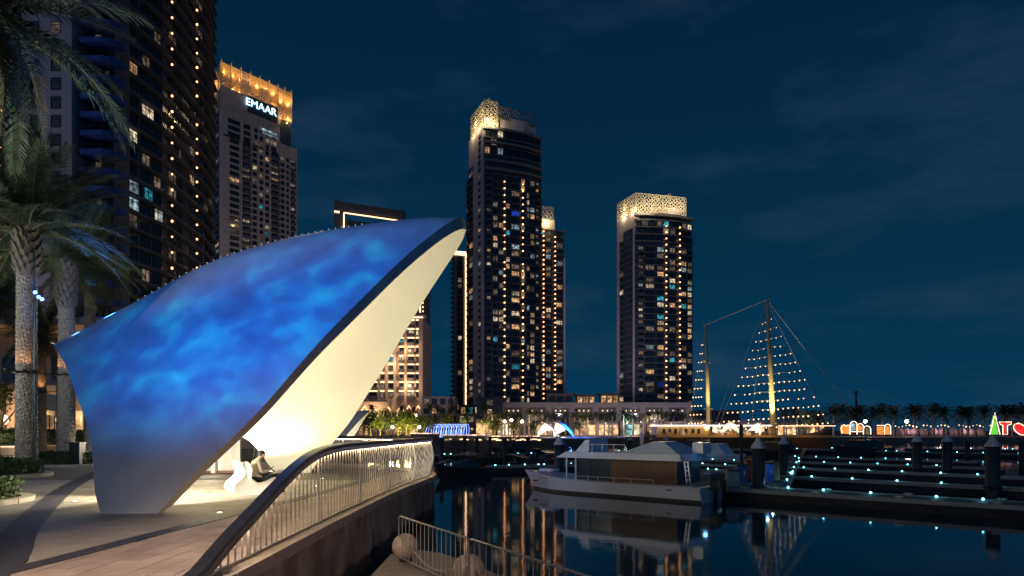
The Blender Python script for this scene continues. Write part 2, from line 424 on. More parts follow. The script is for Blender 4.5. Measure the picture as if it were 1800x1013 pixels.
tiles = [(z, q, sum(p[0] for p in q) / len(q), sum(p[1] for p in q) / len(q)) for z, q in tiles if len(q) > 2 and area(q) > .004]
def inview(x, y): return y > 7.3 and -0.83 < x / y < 0.2
tiles.sort(key=lambda q: (not inview(q[2], q[3]), q[3]))
rest = {z: MB() for z in tm}
def slab_into(b, q, cx, cy, dz, c=.005):
    n = len(q); base = len(b.v); tx, ty = random.uniform(-.003, .003), random.uniform(-.003, .003)
    b.v += [(p[0] - cx, p[1] - cy, -.022) for p in q]
    for p in q:
        dx, dy = p[0] - cx_(q), p[1] - cy_(q); L = math.hypot(dx, dy) + 1e-6
        b.v.append((p[0] - cx - dx / L * c, p[1] - cy - dy / L * c, dz + dx * tx + dy * ty))
    b.f.append(tuple(base + n + k for k in range(n))); b.m.append(0)
    for k in range(n): j = (k + 1) % n; b.f.append((base + k, base + j, base + n + j, base + n + k)); b.m.append(0)
cx_ = lambda q: sum(p[0] for p in q) / len(q)
cy_ = lambda q: sum(p[1] for p in q) / len(q)
for i, (z, q, x, y) in enumerate(tiles):
    dz = random.uniform(-0.0025, 0.0015)
    if i < 285:
        b = MB(); slab_into(b, q, x, y, dz); ob('paver', b.mesh('paver', tm[z]), plaza, (x, y, 0))
    else: slab_into(rest[z], q, 0, 0, dz)
for z, b in rest.items(): tag(b.build('paver_field', tm[z], plaza), kind='stuff')
bm_ = None
nb = 0
for path, wd in ((BAND1, 0.52), (BAND2, 0.30)):
    ps = resample(smooth(path), 0.21)
    for a, b in zip(ps[:-1], ps[1:]):
        c = (a + b) / 2; d = b - a; rz = math.atan2(d.y, d.x)
        if c.y < 6.8 or (path is BAND1 and c.y > 28): continue
        if bm_ is None or True:
            k = ('band', wd)
            if k not in tmesh: tmesh[k] = MB().box((0, 0, -0.006), (0.203, wd, 0.030)).mesh('dark_paver', mat_band)
            if c.y < 16:
                ob('dark_paver', tmesh[k], plaza, (c.x, c.y, random.uniform(-.001, .001)), (0, 0, rz))
            else:
                tag(ob('dark_paver', tmesh[k], plaza, (c.x, c.y, random.uniform(-.001, .001)), (0, 0, rz)))
# small recessed ground lamps in the paving
mat_spot = emat('ground_lamp_lens', (1.0, 0.86, 0.62), 6.0)
for i, (px, py, lab) in enumerate([(132, 882, 'recessed round ground lamp in pale paving left of the shell foot'), (386, 902, 'recessed ground lamp in paving near the dark band below the lounge chair'), (566, 842, 'recessed ground lamp seen between balusters, upper of two'), (556, 855, 'recessed ground lamp seen between balusters, lower of two')]):
    g = gnd(px, py)
    t = thing('ground_lamp', lab, 'ground lamp', (g.x, g.y, 0.004), group='recessed lamps in the plaza paving')
    MB().lathe([(0.075, 0), (0.075, 0.006), (0.052, 0.008)], n=16).build('ring', M['white_steel'], t)
    MB().lathe([(0.05, 0.0085), (0.045, 0.012)], n=14).build('lens', mat_spot, t)

# ------------------------------------------------------------------ railing
mat_bal = pmat('baluster_steel', (0.52, 0.47, 0.40), 0.38, metal=0.35, var=0.12, vscale=5)
mat_hand = pmat('handrail_dark', (0.022, 0.024, 0.030), 0.28, var=0.3, vscale=6)
mat_under = pmat('handrail_underside', (0.22, 0.20, 0.18), 0.45, metal=0.4, var=0.15)
RAILXY = smooth([(-3.50, 7.0), (-3.50, 8), (-3.55, 12), (-3.5, 18), (-3.3, 21.5), (-3.12, 24), (-3.15, 25.6), (-3.5, 27.2), (-4.4, 29), (-6.2, 31), (-9, 32.8), (-14, 35)])
RH = [(7.0, 0.04), (7.3, 0.10), (8.05, 0.36), (9.0, 0.63), (10.1, 0.95), (10.7, 1.10), (11.3, 1.22), (11.9, 1.30), (12.6, 1.345), (13.5, 1.37), (17, 1.37), (40, 1.37)]
def rh(y):
    for a, b in zip(RH[:-1], RH[1:]):
        if a[0] <= y <= b[0]: return a[1] + (b[1] - a[1]) * (y - a[0]) / (b[0] - a[0])
    return 0.04 if y < 7 else 1.37
rail = thing('railing', 'curved pale baluster railing with dark swooping handrail on the promenade edge', 'railing', (-3.5, 12, 0.05))
rp = resample(RAILXY, 0.215)
bal_mesh = {}
def bal(kind, bulge):
    k = (kind, bulge)
    if k not in bal_mesh:
        b = MB(); P = []
        for j in range(9):
            z = j / 8; P.append((bulge * math.sin(math.pi * min(1, z * 1.0)) ** 1.4 * (0.6 + 0.6 * z), 0, z))
        b.tube(P, 0.0125 if kind == 'b' else 0.026, 6 if kind == 'b' else 8)
        bal_mesh[k] = b.mesh('baluster', mat_bal if kind == 'b' else M['white_steel'], True)
    return bal_mesh[k]
cnt = 0; far_bal = MB()
for i, p in enumerate(rp):
    h = rh(p.y) if i < len(rp) * .75 and p.x > -5.5 else 1.37
    if h < 0.14: continue
    t = (rp[min(i + 1, len(rp) - 1)] - rp[max(i - 1, 0)]); ang = math.atan2(-t.x, t.y)
    bulge = 0.0 if p.y < 13 else min(0.16, (p.y - 13) / 12 * 0.16)
    bulge = round(bulge / 0.02) * 0.02
    post = i % 15 == 8
    nm = 'post' if post else 'baluster'
    if cnt < 290 or post:
        on(rail, ob(nm, bal('p' if post else 'b', bulge), None, (p.x, p.y, 0.05), (0, 0, ang), (1, 1, h - 0.06)))
        cnt += not post
    else: far_bal.tube([(p.x, p.y, .05), (p.x, p.y, h)], 0.0115, 5)
if far_bal.v: tag(on(rail, far_bal.build('baluster_row', mat_bal)), kind='stuff')
def sweep(path3, prof, mi=0):
    b = MB(); n = len(prof); K = len(path3)
    for i, p in enumerate(path3):
        d = (Vector(path3[min(i + 1, K - 1)]) - Vector(path3[max(i - 1, 0)])).normalized()
        x = d.cross(Vector((0, 0, 1))).normalized(); y = x.cross(d).normalized()
        for u, v in prof: b.v.append(tuple(Vector(p) + x * u + y * v))
    for i in range(K - 1):
        for k in range(n):
            a = i * n + k; c = i * n + (k + 1) % n
            b.f.append((a, c, c + n, a + n)); b.m.append(mi)
    b.f.append(tuple(reversed(range(n)))); b.m.append(mi)
    b.f.append(tuple((K - 1) * n + k for k in range(n))); b.m.append(mi)
    return b
RR = resample(RAILXY, 0.3)
path3 = [(p.x, p.y, 0.05 + (rh(p.y) if p.x > -5.5 else 1.37)) for p in RR]
on(rail, sweep(path3, [(-0.085, -0.01), (-0.10, 0.03), (-0.08, 0.06), (0.08, 0.06), (0.10, 0.03), (0.085, -0.01)]).build('handrail', mat_hand, smooth=False))
on(rail, sweep([(p[0], p[1], p[2] - 0.055) for p in path3], [(-0.045, -0.04), (-0.045, 0.044), (0.075, 0.044), (0.075, -0.04)]).build('under_rail', mat_under))
on(rail, sweep([(p[0], p[1], 0.085) for p in path3], [(-0.025, -0.012), (-0.025, 0.012), (0.025, 0.012), (0.025, -0.012)]).build('bottom_rail', mat_bal))
on(rail, sweep([(p[0], p[1], p[2] - 0.099) for p in path3 if p[2] > .45], [(-0.012, -0.003), (-0.012, 0.003), (0.012, 0.003), (0.012, -0.003)]).build('light_strip', emat('rail_led', (1.0, .74, .46), 48.0, True)))
# ------------------------------------------------------------------ the shell pavilion
mat_shell = pmat('shell_gloss_white', (0.74, 0.735, 0.72), 0.38, var=0.08, vscale=1.1, coat=0.6)
mat_shell_in = pmat('shell_inner_white', (0.78, 0.765, 0.69), 0.6, var=0.03, vscale=0.8)
mat_rim_lit_tone = pmat('shell_rim_lit_tone', (0.60, 0.54, 0.46), 0.5, var=0.05)  # white shell too; taupe shade and lamp warmth put into the colour
SZ = [0, .10, .25, .45, .63, .78, .90, .97, 1.0]
SS = [1.0, .945, .872, .750, .582, .425, .272, .135, 0.0]
ST1 = [-.05, .60, 1.72, 2.90, 3.97, 4.90, 5.72, 6.22, 6.40]
ST0 = [-1.20, -1.52, -1.83, -2.43, -3.33, -4.12, -4.95, -5.6, -6.05]
RIDGE = [(-6.05, 4.40), (-3.69, 5.68), (-1.47, 6.92), (.77, 7.69), (3.23, 8.19), (5.19, 8.46), (6.4, 8.5)]
def cat(xs, f):
    i = min(int(f), len(xs) - 2); u = f - i
    p0, p1, p2, p3 = xs[max(i - 1, 0)], xs[i], xs[i + 1], xs[min(i + 2, len(xs) - 1)]
    if i == 0: p0 = 2 * p1 - p2
    if i == len(xs) - 2: p3 = 2 * p2 - p1
    return p1 + 0.5 * u * (p2 - p0 + u * (2 * p0 - 5 * p1 + 4 * p2 - p3 + u * (3 * (p1 - p2) + p3 - p0)))
def ridge_z(t):
    for a, b in zip(RIDGE[:-1], RIDGE[1:]):
        if a[0] <= t <= b[0] + 1e-6:
            i = RIDGE.index(a); return cat([q[1] for q in RIDGE], i + (t - a[0]) / (b[0] - a[0]))
    return RIDGE[-1][1]
def shell_point(u, w):
    """u along the ridge (tail to mouth), w in -1..1 across from near foot over the ridge to far foot"""
    v = (1 - abs(w)) * 8
    s = -6.65 * cat(SS, v) * (1 if w < 0 else -1)
    t0, t1 = cat(ST0, v), cat(ST1, v)
    t = t0 + (t1 - t0) * u
    z = ridge_z(-6.05 + 12.45 * u) * max(0, cat(SZ, v))
    return Vector((t, s, z))
NU, NV = 44, 64
def shell_mesh():
    G = [[shell_point(i / NU, -1 + 2 * j / NV) for j in range(NV + 1)] for i in range(NU + 1)]
    I = []
    for i in range(NU + 1):
        row = []
        for j in range(NV + 1):
            a = G[min(i + 1, NU)][j] - G[max(i - 1, 0)][j]; b = G[i][min(j + 1, NV)] - G[i][max(j - 1, 0)]
            n = a.cross(b).normalized()
            w = -1 + 2 * j / NV
            th = 0.15 + 0.18 * min(1, (1 - abs(w)) * 2.2)
            q = G[i][j] - n * th
            if i == NU: q.x += 0.05
            q.z = max(q.z, 0.0)
            if j in (0, NV): q.z = 0
            row.append(q)
        I.append(row)
    return G, I
SG, SI = shell_mesh()
def idx(i, j): return i * (NV + 1) + j
def shell_parts():
    K = (NU + 1) * (NV + 1)
    fo, fi, fr = MB(), MB(), MB()
    fo.v = [tuple(p) for r in SG for p in r]; fi.v = [tuple(p) for r in SI for p in r]
    for i in range(NU):
        for j in range(NV):
            q = (idx(i, j), idx(i + 1, j), idx(i + 1, j + 1), idx(i, j + 1))
            fo.f.append(q); fo.m.append(0); fi.f.append(tuple(reversed(q))); fi.m.append(0)
    def strip(A, B, flip):
        b = len(fr.v); n = len(A); fr.v += [tuple(p) for p in A] + [tuple(p) for p in B]
        for k in range(n - 1):
            q = (b + k, b + k + 1, b + n + k + 1, b + n + k); fr.f.append(q[::-1] if flip else q); fr.m.append(0)
    strip(SG[NU], SI[NU], False); strip(SG[0], SI[0], True)
    strip([SG[i][0] for i in range(NU + 1)], [SI[i][0] for i in range(NU + 1)], True)
    strip([SG[i][NV] for i in range(NU + 1)], [SI[i][NV] for i in range(NU + 1)], False)
    return fo.mesh('outer_skin', mat_shell, True), fi.mesh('inner_skin', mat_shell_in, True), fr.mesh('rim', mat_rim_lit_tone, True)
sh_out, sh_in, sh_rim = shell_parts()
PAV_A = Vector((-7.9, 20.45, 0)); PAV_R = math.atan2(.07, 1)
PAVM = Matrix.Translation(PAV_A) @ Matrix.Rotation(PAV_R, 4, 'Z')
def shell(label, loc, rz, sc, group=None):
    t = thing('shell_pavilion', label, 'pavilion', loc, rz, group); t.scale = (sc, sc, sc)
    ob('outer_skin', sh_out, t); ob('inner_skin', sh_in, t); ob('rim', sh_rim, t)
    return t
pav = shell('huge white shell pavilion washed in rippling blue light, cream inside, beside the railing', PAV_A, PAV_R, 1.0, 'shell pavilions')
# row of pin lights along the ridge
lm = MB()
for k in range(34):
    u = 0.2 + 0.55 * k / 33
    p = shell_point(u, -0.10); lm.ball(p + Vector((0, -0.01, 0.02)), 0.009, 6, 4)
tag(lm.build('ridge_light', emat('ridge_led', (0.7, 0.85, 1.0), 1.4), pav), kind='stuff')
# flood lamps standing on the floor inside
def flood(label, loc, aim, energy, spot, col=(1.0, 0.88, 0.58)):
    t = thing('flood_lamp', label, 'flood lamp', loc, 0, 'flood lamps inside the shell pavilion')
    d = Vector(aim) - Vector(loc); rz = math.atan2(d.y, d.x)
    MB().box((0, 0, 0.02), (0.22, 0.22, 0.04)).box((0, 0, 0.09), (0.26, 0.16, 0.12), rz).build('housing', M['black_steel'], t)
    MB().box((0, 0, 0.156), (0.22, 0.12, 0.01), rz).build('lens', emat('flood_lens', (1, .9, .7), 6.0), t)
    l = lamp('flood_light', 'SPOT', (loc[0], loc[1], loc[2] + 0.24), energy, col, 0.10, aim, spot, 0.6)
    return t
def pavw(t, s, z): return PAVM @ Vector((t, s, z))
flood('small black flood lamp on the pavilion floor against the near shell foot', pavw(-1.9, -4.9, 0), pavw(0.4, 2.8, 6.2), 2600, 112)
flood('small black flood lamp at the base of the far inner wall of the pavilion', pavw(-1.2, 5.3, 0), pavw(-0.6, 3.5, 5.0), 420, 150)
flood('small black flood lamp by the rear opening of the pavilion', pavw(-3.2, -2.6, 0), pavw(1.5, 2.5, 6.0), 1100, 150)
flood('small black flood lamp just inside the pavilion, washing the pale floor', pavw(-2.7, -2.5, 0), pavw(-1.2, -2.1, -0.35), 420, 95)
fl = flood('small black flood lamp fixed inside the near shell foot, burning out the floor', pavw(-1.25, -5.35, 1.15), pavw(-0.95, -3.7, 0), 1500, 84, (1.0, .93, .76))
fl = flood('small black flood lamp inside the shell washing the pale paving to its left', pavw(-2.3, -3.0, 0.7), pavw(-4.2, -4.3, 0), 650, 100, (1.0, .86, .62))
# blue projector on a pole beyond the left edge of the view
PJ = Vector((-7.2, 3.2, 7.0))
t = thing('projector_pole', 'tall dark pole with a blue projector aimed at the shell pavilion', 'projector', (PJ.x, PJ.y - .3, 0))
MB().lathe([(0.09, 0), (0.06, 7.2)], n=10).build('pole', M['black_steel'], t)
MB().box((0, 0.18, 7.0), (0.3, 0.2, 0.26)).build('housing', M['black_steel'], t)
MB().bar((0, 0, 7.1), (0, 0.12, 7.0), 0.06).build('bracket', M['black_steel'], t)
pl = lamp('blue_projector', 'SPOT', (PJ.x, PJ.y + .06, PJ.z), 12500, (1, 1, 1), 0.02, (-7.3, 17.0, 6.4), 54, 0.85)
pl.data.use_nodes = True; t = pl.data.node_tree
em = next(n for n in t.nodes if n.type == 'EMISSION')
co = N(t, 'ShaderNodeTexCoord'); mpn = N(t, 'ShaderNodeMapping'); mpn.inputs['Scale'].default_value = (1, 1, 1.4); mpn.inputs['Rotation'].default_value = (0, R(35), 0)
t.links.new(co.outputs['Normal'], mpn.inputs[0])
nz = N(t, 'ShaderNodeTexNoise'); nz.inputs['Scale'].default_value = 13.5; nz.inputs['Detail'].default_value = 7; nz.inputs['Distortion'].default_value = 0.2; nz.inputs['Roughness'].default_value = 0.58
t.links.new(mpn.outputs[0], nz.inputs['Vector'])
rp_ = N(t, 'ShaderNodeValToRGB'); el = rp_.color_ramp.elements
el[0].position = 0.30; el[0].color = (0.0, 0.030, 0.27, 1)
el[1].position = 0.78; el[1].color = (0.001, 0.36, 0.76, 1)
q = el.new(0.50); q.color = (0.0, 0.088, 0.49, 1)
q = el.new(0.62); q.color = (0.0, 0.18, 0.61, 1)
t.links.new(nz.outputs['Fac'], rp_.inputs[0]); t.links.new(rp_.outputs[0], em.inputs['Color'])

# ------------------------------------------------------------------ lounge chairs and the sitting person
mat_lounge = pmat('lounge_white', (0.74, 0.72, 0.66), 0.3, var=0.04, coat=0.3)
PROF = [(.19, .86), (.27, .90), (.36, .82), (.41, .66), (.37, .50), (.40, .35), (.54, .275), (.80, .33), (1.0, .44), (1.10, .42), (1.09, .28), (.96, .08), (.74, .0), (.22, .0), (.05, .07), (-.02, .19), (.03, .31), (.18, .42), (.27, .54), (.28, .68), (.22, .78)]
def lounge_mesh(w=1.05):
    n = len(PROF); pts = [Vector((p[0], p[1])) for p in PROF]
    for _ in range(2):
        q = []
        for i in range(len(pts)):
            a, b = pts[i], pts[(i + 1) % len(pts)]; q += [a * .75 + b * .25, a * .25 + b * .75]
        pts = q
    n = len(pts); c = Vector((.5, .3)); b = MB()
    ctr = [sum((pts[(i + k) % n] for k in range(-2, 3)), Vector((0, 0))) / 5 for i in range(n)]
    def inset(d):
        out = []
        for i in range(n):
            t = (pts[(i + 1) % n] - pts[i - 1]).normalized(); nn = Vector((-t.y, t.x))
            out.append(pts[i] - nn * d)
        return out
    ar = sum(pts[i].x * pts[(i + 1) % n].y - pts[(i + 1) % n].x * pts[i].y for i in range(n))
    sg = -1 if ar > 0 else 1
    rings = [(0.0, 0.03), (0.01, 0.01), (0.03, 0.0), (w - 0.03, 0.0), (w - 0.01, 0.01), (w, 0.03)]
    for y, d in rings:
        for p in inset(-sg * d): b.v.append((p.x, y, max(0, p.y)))
    for r in range(len(rings) - 1):
        for k in range(n):
            b.f.append((r * n + k, r * n + (k + 1) % n, (r + 1) * n + (k + 1) % n, (r + 1) * n + k)); b.m.append(0)
    b.f.append(tuple(range(n))); b.m.append(0); L = (len(rings) - 1) * n
    b.f.append(tuple(reversed([L + k for k in range(n)]))); b.m.append(0)
    return b.mesh('lounge_chair', mat_lounge, True)
lm_ = lounge_mesh()
CH = gnd(414, 872); CHR = R(37)
def lounge(loc, rz, label):
    return tag(ob('lounge_chair', lm_, None, loc, (0, 0, rz)), label, 'lounge chair', 'white lounge chairs inside the pavilion')
lounge(CH, CHR, 'curvy white lounge chair carrying the person inside the shell pavilion')
t = thing('curved_screen', 'pale curved screen with a white post seen past the rear opening', 'screen', (gx(390, 27), 27, 0))
b = MB()
for k in range(9):
    a = k / 8; x, y = -.75 + 1.5 * a, .35 * math.sin(math.pi * a)
    b.v += [(x, y, .08), (x, y, 2.5 - .3 * a), (x, y + .12, .08), (x, y + .12, 2.5 - .3 * a)]
for k in range(8): q = k * 4; b.f += [(q, q + 4, q + 5, q + 1), (q + 2, q + 3, q + 7, q + 6), (q + 1, q + 5, q + 7, q + 3)]; b.m += [0, 0, 0]
b.build('panel', mat_lounge, t, True)
MB().box((-.28, -.12, 1.3), (.16, .16, 2.6)).build('post', M['white_paint'], t); MB().box((0, .2, .04), (1.7, .6, .08)).build('plinth', pmat('plinth_shadow_red', (.22, .10, .07), .6, var=.1), t)  # plinth's dark red is the shadow line at the screen's base, painted
lamp('screen_fill_light', 'POINT', (gx(382, 26), 25.4, .6), 60, (1, .9, .68), .15)  # added lamp without fixture, lights the curved screen
CM = Matrix.Translation(CH) @ Matrix.Rotation(CHR, 4, 'Z')
def skin_mesh(chains, name, sub=2):
    """chains: list of lists of (point, radius); points are merged by position"""
    vs, es, rs, key = [], [], [], {}
    def vid(p, r):
        k = tuple(round(c, 4) for c in p)
        if k not in key: key[k] = len(vs); vs.append(p); rs.append(r)
        return key[k]
    for ch in chains:
        ids = [vid(p, r) for p, r in ch]
        es += list(zip(ids[:-1], ids[1:]))
    me = bpy.data.meshes.new(name); me.from_pydata(vs, es, []); o = bpy.data.objects.new(name, me); C.objects.link(o)
    o.modifiers.new('skin', 'SKIN'); s = o.modifiers.new('sub', 'SUBSURF'); s.levels = sub; s.render_levels = sub
    for i, sv in enumerate(me.skin_vertices[0].data):
        r = rs[i]; sv.radius = r if isinstance(r, tuple) else (r, r); sv.use_root = (i == 0)
    dg = bpy.context.evaluated_depsgraph_get(); out = bpy.data.meshes.new_from_object(o.evaluated_get(dg))
    bpy.data.objects.remove(o); bpy.data.meshes.remove(me)
    out.name = name; out.polygons.foreach_set('use_smooth', [True] * len(out.polygons))
    return out
Y0 = 0.34
def person():
    P = lambda x, y, z: (x, Y0 + y, z)
    pel = (P(.60, 0, .38), (.15, .13)); ch = []
    spine = [pel, (P(.53, 0, .54), (.155, .12)), (P(.55, 0, .72), (.175, .125)), (P(.64, 0, .88), (.155, .11)), (P(.71, 0, .955), .062), (P(.75, 0, 1.0), .058), (P(.785, 0, 1.06), (.078, .088)), (P(.81, 0, 1.12), (.074, .082)), (P(.80, 0, 1.17), .045)]
    ch.append(spine)
    for s in (-1, 1):
        ch.append([(P(.64, 0, .88), (.155, .11)), (P(.65, s * .175, .885), .062), (P(.66, s * .215, .76), .056), (P(.70, s * .225, .62), .047), (P(.84, s * .16, .60), .041), (P(.95, s * .075, .635), .030), (P(.985, s * .055, .65), (.032, .02))])
        ch.append([pel, (P(.68, s * .095, .385), .098), (P(.92, s * .12, .48), .083), (P(1.13, s * .125, .545), .064), (P(1.17, s * .12, .36), .060), (P(1.20, s * .115, .10), .043), (P(1.29, s * .12, .045), (.045, .035)), (P(1.38, s * .125, .035), (.04, .028))])
        hx = P(.985, s * .055, .65)
        for k in range(4):
            L = (.06, .07, .068, .052)[k]; o = (k - 1.5) * .017
            b0 = (.998, Y0 + s * .05 + o * .3, .652 + o)
            ch.append([(hx, (.032, .02)), (b0, .0095), ((b0[0] + L * .55, b0[1] - s * .018, b0[2] + .016), .0085), ((b0[0] + L * .85, b0[1] - s * .04, b0[2] + .02), .0075)])
        ch.append([(hx, (.032, .02)), (P(1.0, s * .03, .675), .0105), (P(1.03, s * .018, .69), .0095)])
    me = skin_mesh(ch, 'person', 2)
    m_shirt = pmat('shirt', (0.74, 0.68, 0.55), 0.85, var=0.1, vscale=6); m_tr = pmat('trousers', (0.018, 0.022, 0.034), 0.8, var=0.2, vscale=8)
    m_skin = pmat('skin', (0.36, 0.22, 0.15), 0.55, var=0.08, vscale=20); m_shoe = pmat('shoe', (0.03, 0.028, 0.03), 0.5, var=0)
    for m in (m_shirt, m_tr, m_skin, m_shoe): me.materials.append(m)
    for p in me.polygons:
        c = p.center; y = abs(c.y - Y0)
        if c.x > 1.2 and c.z < .085: k = 3
        elif c.z > .965 and c.x > .69: k = 2
        elif c.x > .925 and c.z > .585: k = 2
        elif (c.z < .47 and c.x < .74 and not (y > .14 and c.z > .5)) or (c.x >= .74 and c.z < .585 and not (y > .13 and c.z > .56)): k = 1
        else: k = 0
        p.material_index = k
    o = ob('person', me); o.matrix_world = CM
    tag(o, 'person in pale shirt and dark trousers sitting hunched over a phone', 'person')
    hm = pmat('hair_dark', (0.012, 0.012, 0.016), 0.7, var=0.3, vscale=30, bump=0.5, bscale=90)
    hb = MB(); base = Vector(P(.79, 0, 1.10))
    n, m_ = 14, 8
    for i in range(m_ + 1):
        th = math.pi * 0.62 * i / m_
        for k in range(n):
            a = 2 * math.pi * k / n
            dx, dy, dz = math.sin(th) * math.cos(a), math.sin(th) * math.sin(a), math.cos(th)
            q = Vector((dx * .104, dy * .088, dz * .105 + .006))
            q = Matrix.Rotation(R(-32), 3, 'Y') @ q
            hb.v.append(tuple(base + q + Vector((-.012, 0, 0))))
    for i in range(m_):
        for k in range(n):
            a = i * n + k; b = i * n + (k + 1) % n; hb.f.append((a, b, b + n, a + n)); hb.m.append(0)
    hb.build('hair', hm, o, True)
    fe = MB()
    for s in (-1, 1):
        fe.ball(P(.80, s * .083, 1.065), 0.022, 6, 4, sz=1.4)
        fe.ball(P(.868, s * .03, 1.062), 0.011, 6, 4)
    fe.bar(P(.868, 0, 1.06), P(.885, 0, 1.03), .02)
    fe.bar(P(.86, -.022, 1.0), P(.86, .022, 1.0), .008)
    fe.build('face', m_skin, o)
    ph = MB().box((0, 0, 0), (.075, .008, .15)).mesh('smartphone', [M['black_steel']])
    p = ob('smartphone', ph); p.matrix_world = CM @ Matrix.Translation(P(1.045, 0, .695)) @ Matrix.Rotation(R(52), 4, 'Y') @ Matrix.Rotation(R(90), 4, 'Z')
    tag(p, 'dark smartphone held in both hands of the sitting person', 'phone')
person()
# a second shell behind, its lit inside seen through the rear opening of the first
t = shell('white shell pavilion glimpsed lit through the rear opening of the big one', (gx(352, 37), 37, 0), R(-72), .55, 'shell pavilions')
lamp('shell_light', 'POINT', (gx(352, 37) + .3, 37, 1.2), 900, (1.0, .88, .6), .3)
# ------------------------------------------------------------------ palms, hedges, left background
mat_trunk = pmat('palm_trunk', (0.30, 0.25, 0.21), 0.9, var=0.35, vscale=6, bump=0.6, bscale=18)
mat_boot = pmat('palm_boot', (0.17, 0.135, 0.11), 0.9, var=0.35, vscale=5)
def leafmat(name, col, var=0.35, trans=0.25):
    m = pmat(name, col, 0.55, var=var, vscale=0.9)
    return m
mat_frond = leafmat('palm_frond', (0.055, 0.075, 0.034))
mat_frond_dry = leafmat('palm_frond_dry', (0.13, 0.10, 0.055))
mat_rachis = pmat('frond_stem', (0.13, 0.135, 0.06), 0.6, var=0.2)
def frond_mesh(L, sag, seed, nl=58, wl=0.030, ll=0.52, dry=False):
    rnd = random.Random(seed); b = MB(); path = []
    for i in range(13):
        s = i / 12; path.append(Vector((L * s * (1 - 0.10 * s * sag), 0.06 * math.sin(s * 3 + seed), L * (0.16 * s - sag * 0.42 * s * s))))
    b.tube(path, [0.028 * (1 - 0.85 * i / 12) for i in range(13)], 4, mi=1, caps=False)
    def pt(s):
        f = s * 12; i = min(int(f), 11); return path[i].lerp(path[i + 1], f - i)
    for i in range(nl):
        s = 0.10 + 0.90 * i / (nl - 1)
        p = pt(s); d = (pt(min(1, s + .03)) - pt(max(0, s - .03))).normalized()
        l = ll * (0.35 + 0.9 * math.sin(math.pi * min(1, 0.16 + s * 0.80)) ** 0.8) * rnd.uniform(.85, 1.12)
        for sd in (-1, 1):
            side = d.cross(Vector((0, 0, 1))).normalized() * sd
            fw = 0.55 + 0.55 * s + rnd.uniform(-.12, .12)
            dr = (side + d * fw + Vector((0, 0, rnd.uniform(0.05, 0.42)))).normalized()
            q1 = p + dr * l * 0.5; q2 = p + dr * l + Vector((0, 0, -0.22 * l - rnd.uniform(0, .06)))
            wv = d * wl * rnd.uniform(.8, 1.2)
            b.add([p - wv * .6, p + wv * .6, q1 + wv * .8, q1 - wv * .8, q2], [(0, 1, 2, 3), (3, 2, 4)], 0)
    return b.mesh('frond', [mat_frond_dry if dry else mat_frond, mat_rachis])
FR = [frond_mesh(3.7, 0.95, 1), frond_mesh(3.9, 0.55, 2), frond_mesh(3.4, 1.5, 3), frond_mesh(3.5, 0.1, 4)]
FRD = [frond_mesh(3.0, 2.0, 5, nl=44, dry=True)]
def trunk_mesh(h, r, seed, tilt=0.0):
    rnd = random.Random(seed); n = 42; K = int(h / 0.05); b = MB()
    for i in range(K + 1):
        z = h * i / K
        rr = r * (1.0 + 0.12 * math.exp(-z / 0.5) - 0.10 * z / h)
        for k in range(n):
            a = 2 * math.pi * k / n
            ring = z / 0.16 + abs(((a * 7 / (2 * math.pi) + .13 * math.sin(z * 2.3 + seed)) % 1) * 2 - 1) * .62
            saw = ring - math.floor(ring)
            q = rr + 0.045 * (saw - 0.5) + 0.012 * math.sin(a * 9 * 2 + z * 9) + rnd.uniform(-.008, .008)
            b.v.append((q * math.cos(a) + tilt * z, q * math.sin(a), z))
    for i in range(K):
        for k in range(n):
            a = i * n + k; c = i * n + (k + 1) % n; b.f.append((a, c, c + n, a + n)); b.m.append(0)
    return b.mesh('trunk', mat_trunk)
def boots_mesh(r, h, seed):
    """stubs of cut fronds spiralling below the crown"""
    rnd = random.Random(seed); b = MB(); b.lathe([(r * .85, 0), (r * 1.0, h * .3), (r * 1.15, h * .75), (r * .7, h)], n=14)
    i = 0; z = 0.0
    while z < h:
        a = i * 2.39996; rr = r * (0.88 + 0.42 * math.sin(math.pi * min(1, .15 + z / h * .75)))
        d = Vector((math.cos(a), math.sin(a), 0)); s = Vector((-d.y, d.x, 0)); p = d * rr * .9 + Vector((0, 0, z))
        w = .11 * rnd.uniform(.8, 1.2); hgt = .26 * rnd.uniform(.8, 1.3)
        b.add([p - s * w, p + s * w, p + s * w * .55 + Vector((0, 0, hgt)) + d * .12, p - s * w * .55 + Vector((0, 0, hgt)) + d * .12, p - s * w * .8 - d * .1 + Vector((0, 0, hgt * .6)), p + s * w * .8 - d * .1 + Vector((0, 0, hgt * .6))],
              [(0, 1, 2, 3), (3, 2, 5, 4), (0, 3, 4), (1, 5, 2)])
        z += h / 95; i += 1
    return b.mesh('boots', mat_boot)
def date_palm(label, x, y, h, r, seed, nf=46, bh=1.5, sc=1.0, spread=(-30, 82)):
    rnd = random.Random(seed)
    t = thing('date_palm', label, 'palm tree', (x, y, 0), rnd.uniform(0, 6), 'date palms round the plaza')
    ob('trunk', trunk_mesh(h - bh * .8, r, seed), t)
    ob('boots', boots_mesh(r, bh, seed), t, (0, 0, h - bh))
    for i in range(nf):
        f = i / nf; el = spread[1] - (spread[1] - spread[0]) * f ** 0.85 + rnd.uniform(-7, 7); az = i * 2.39996 + rnd.uniform(-.2, .2)
        me = FR[3] if el > 60 else FR[1] if el > 30 else (FR[0] if rnd.random() < .6 else FR[2])
        if el < -18 and rnd.random() < .5: me = FRD[0]
        s = sc * rnd.uniform(.86, 1.12)
        ob('frond', me, t, (math.cos(az) * .12, math.sin(az) * .12, h - 0.25 + .4 * max(0, el) / 90), (rnd.uniform(-.35, .35), -R(el), az), (s, s, s))
    return t
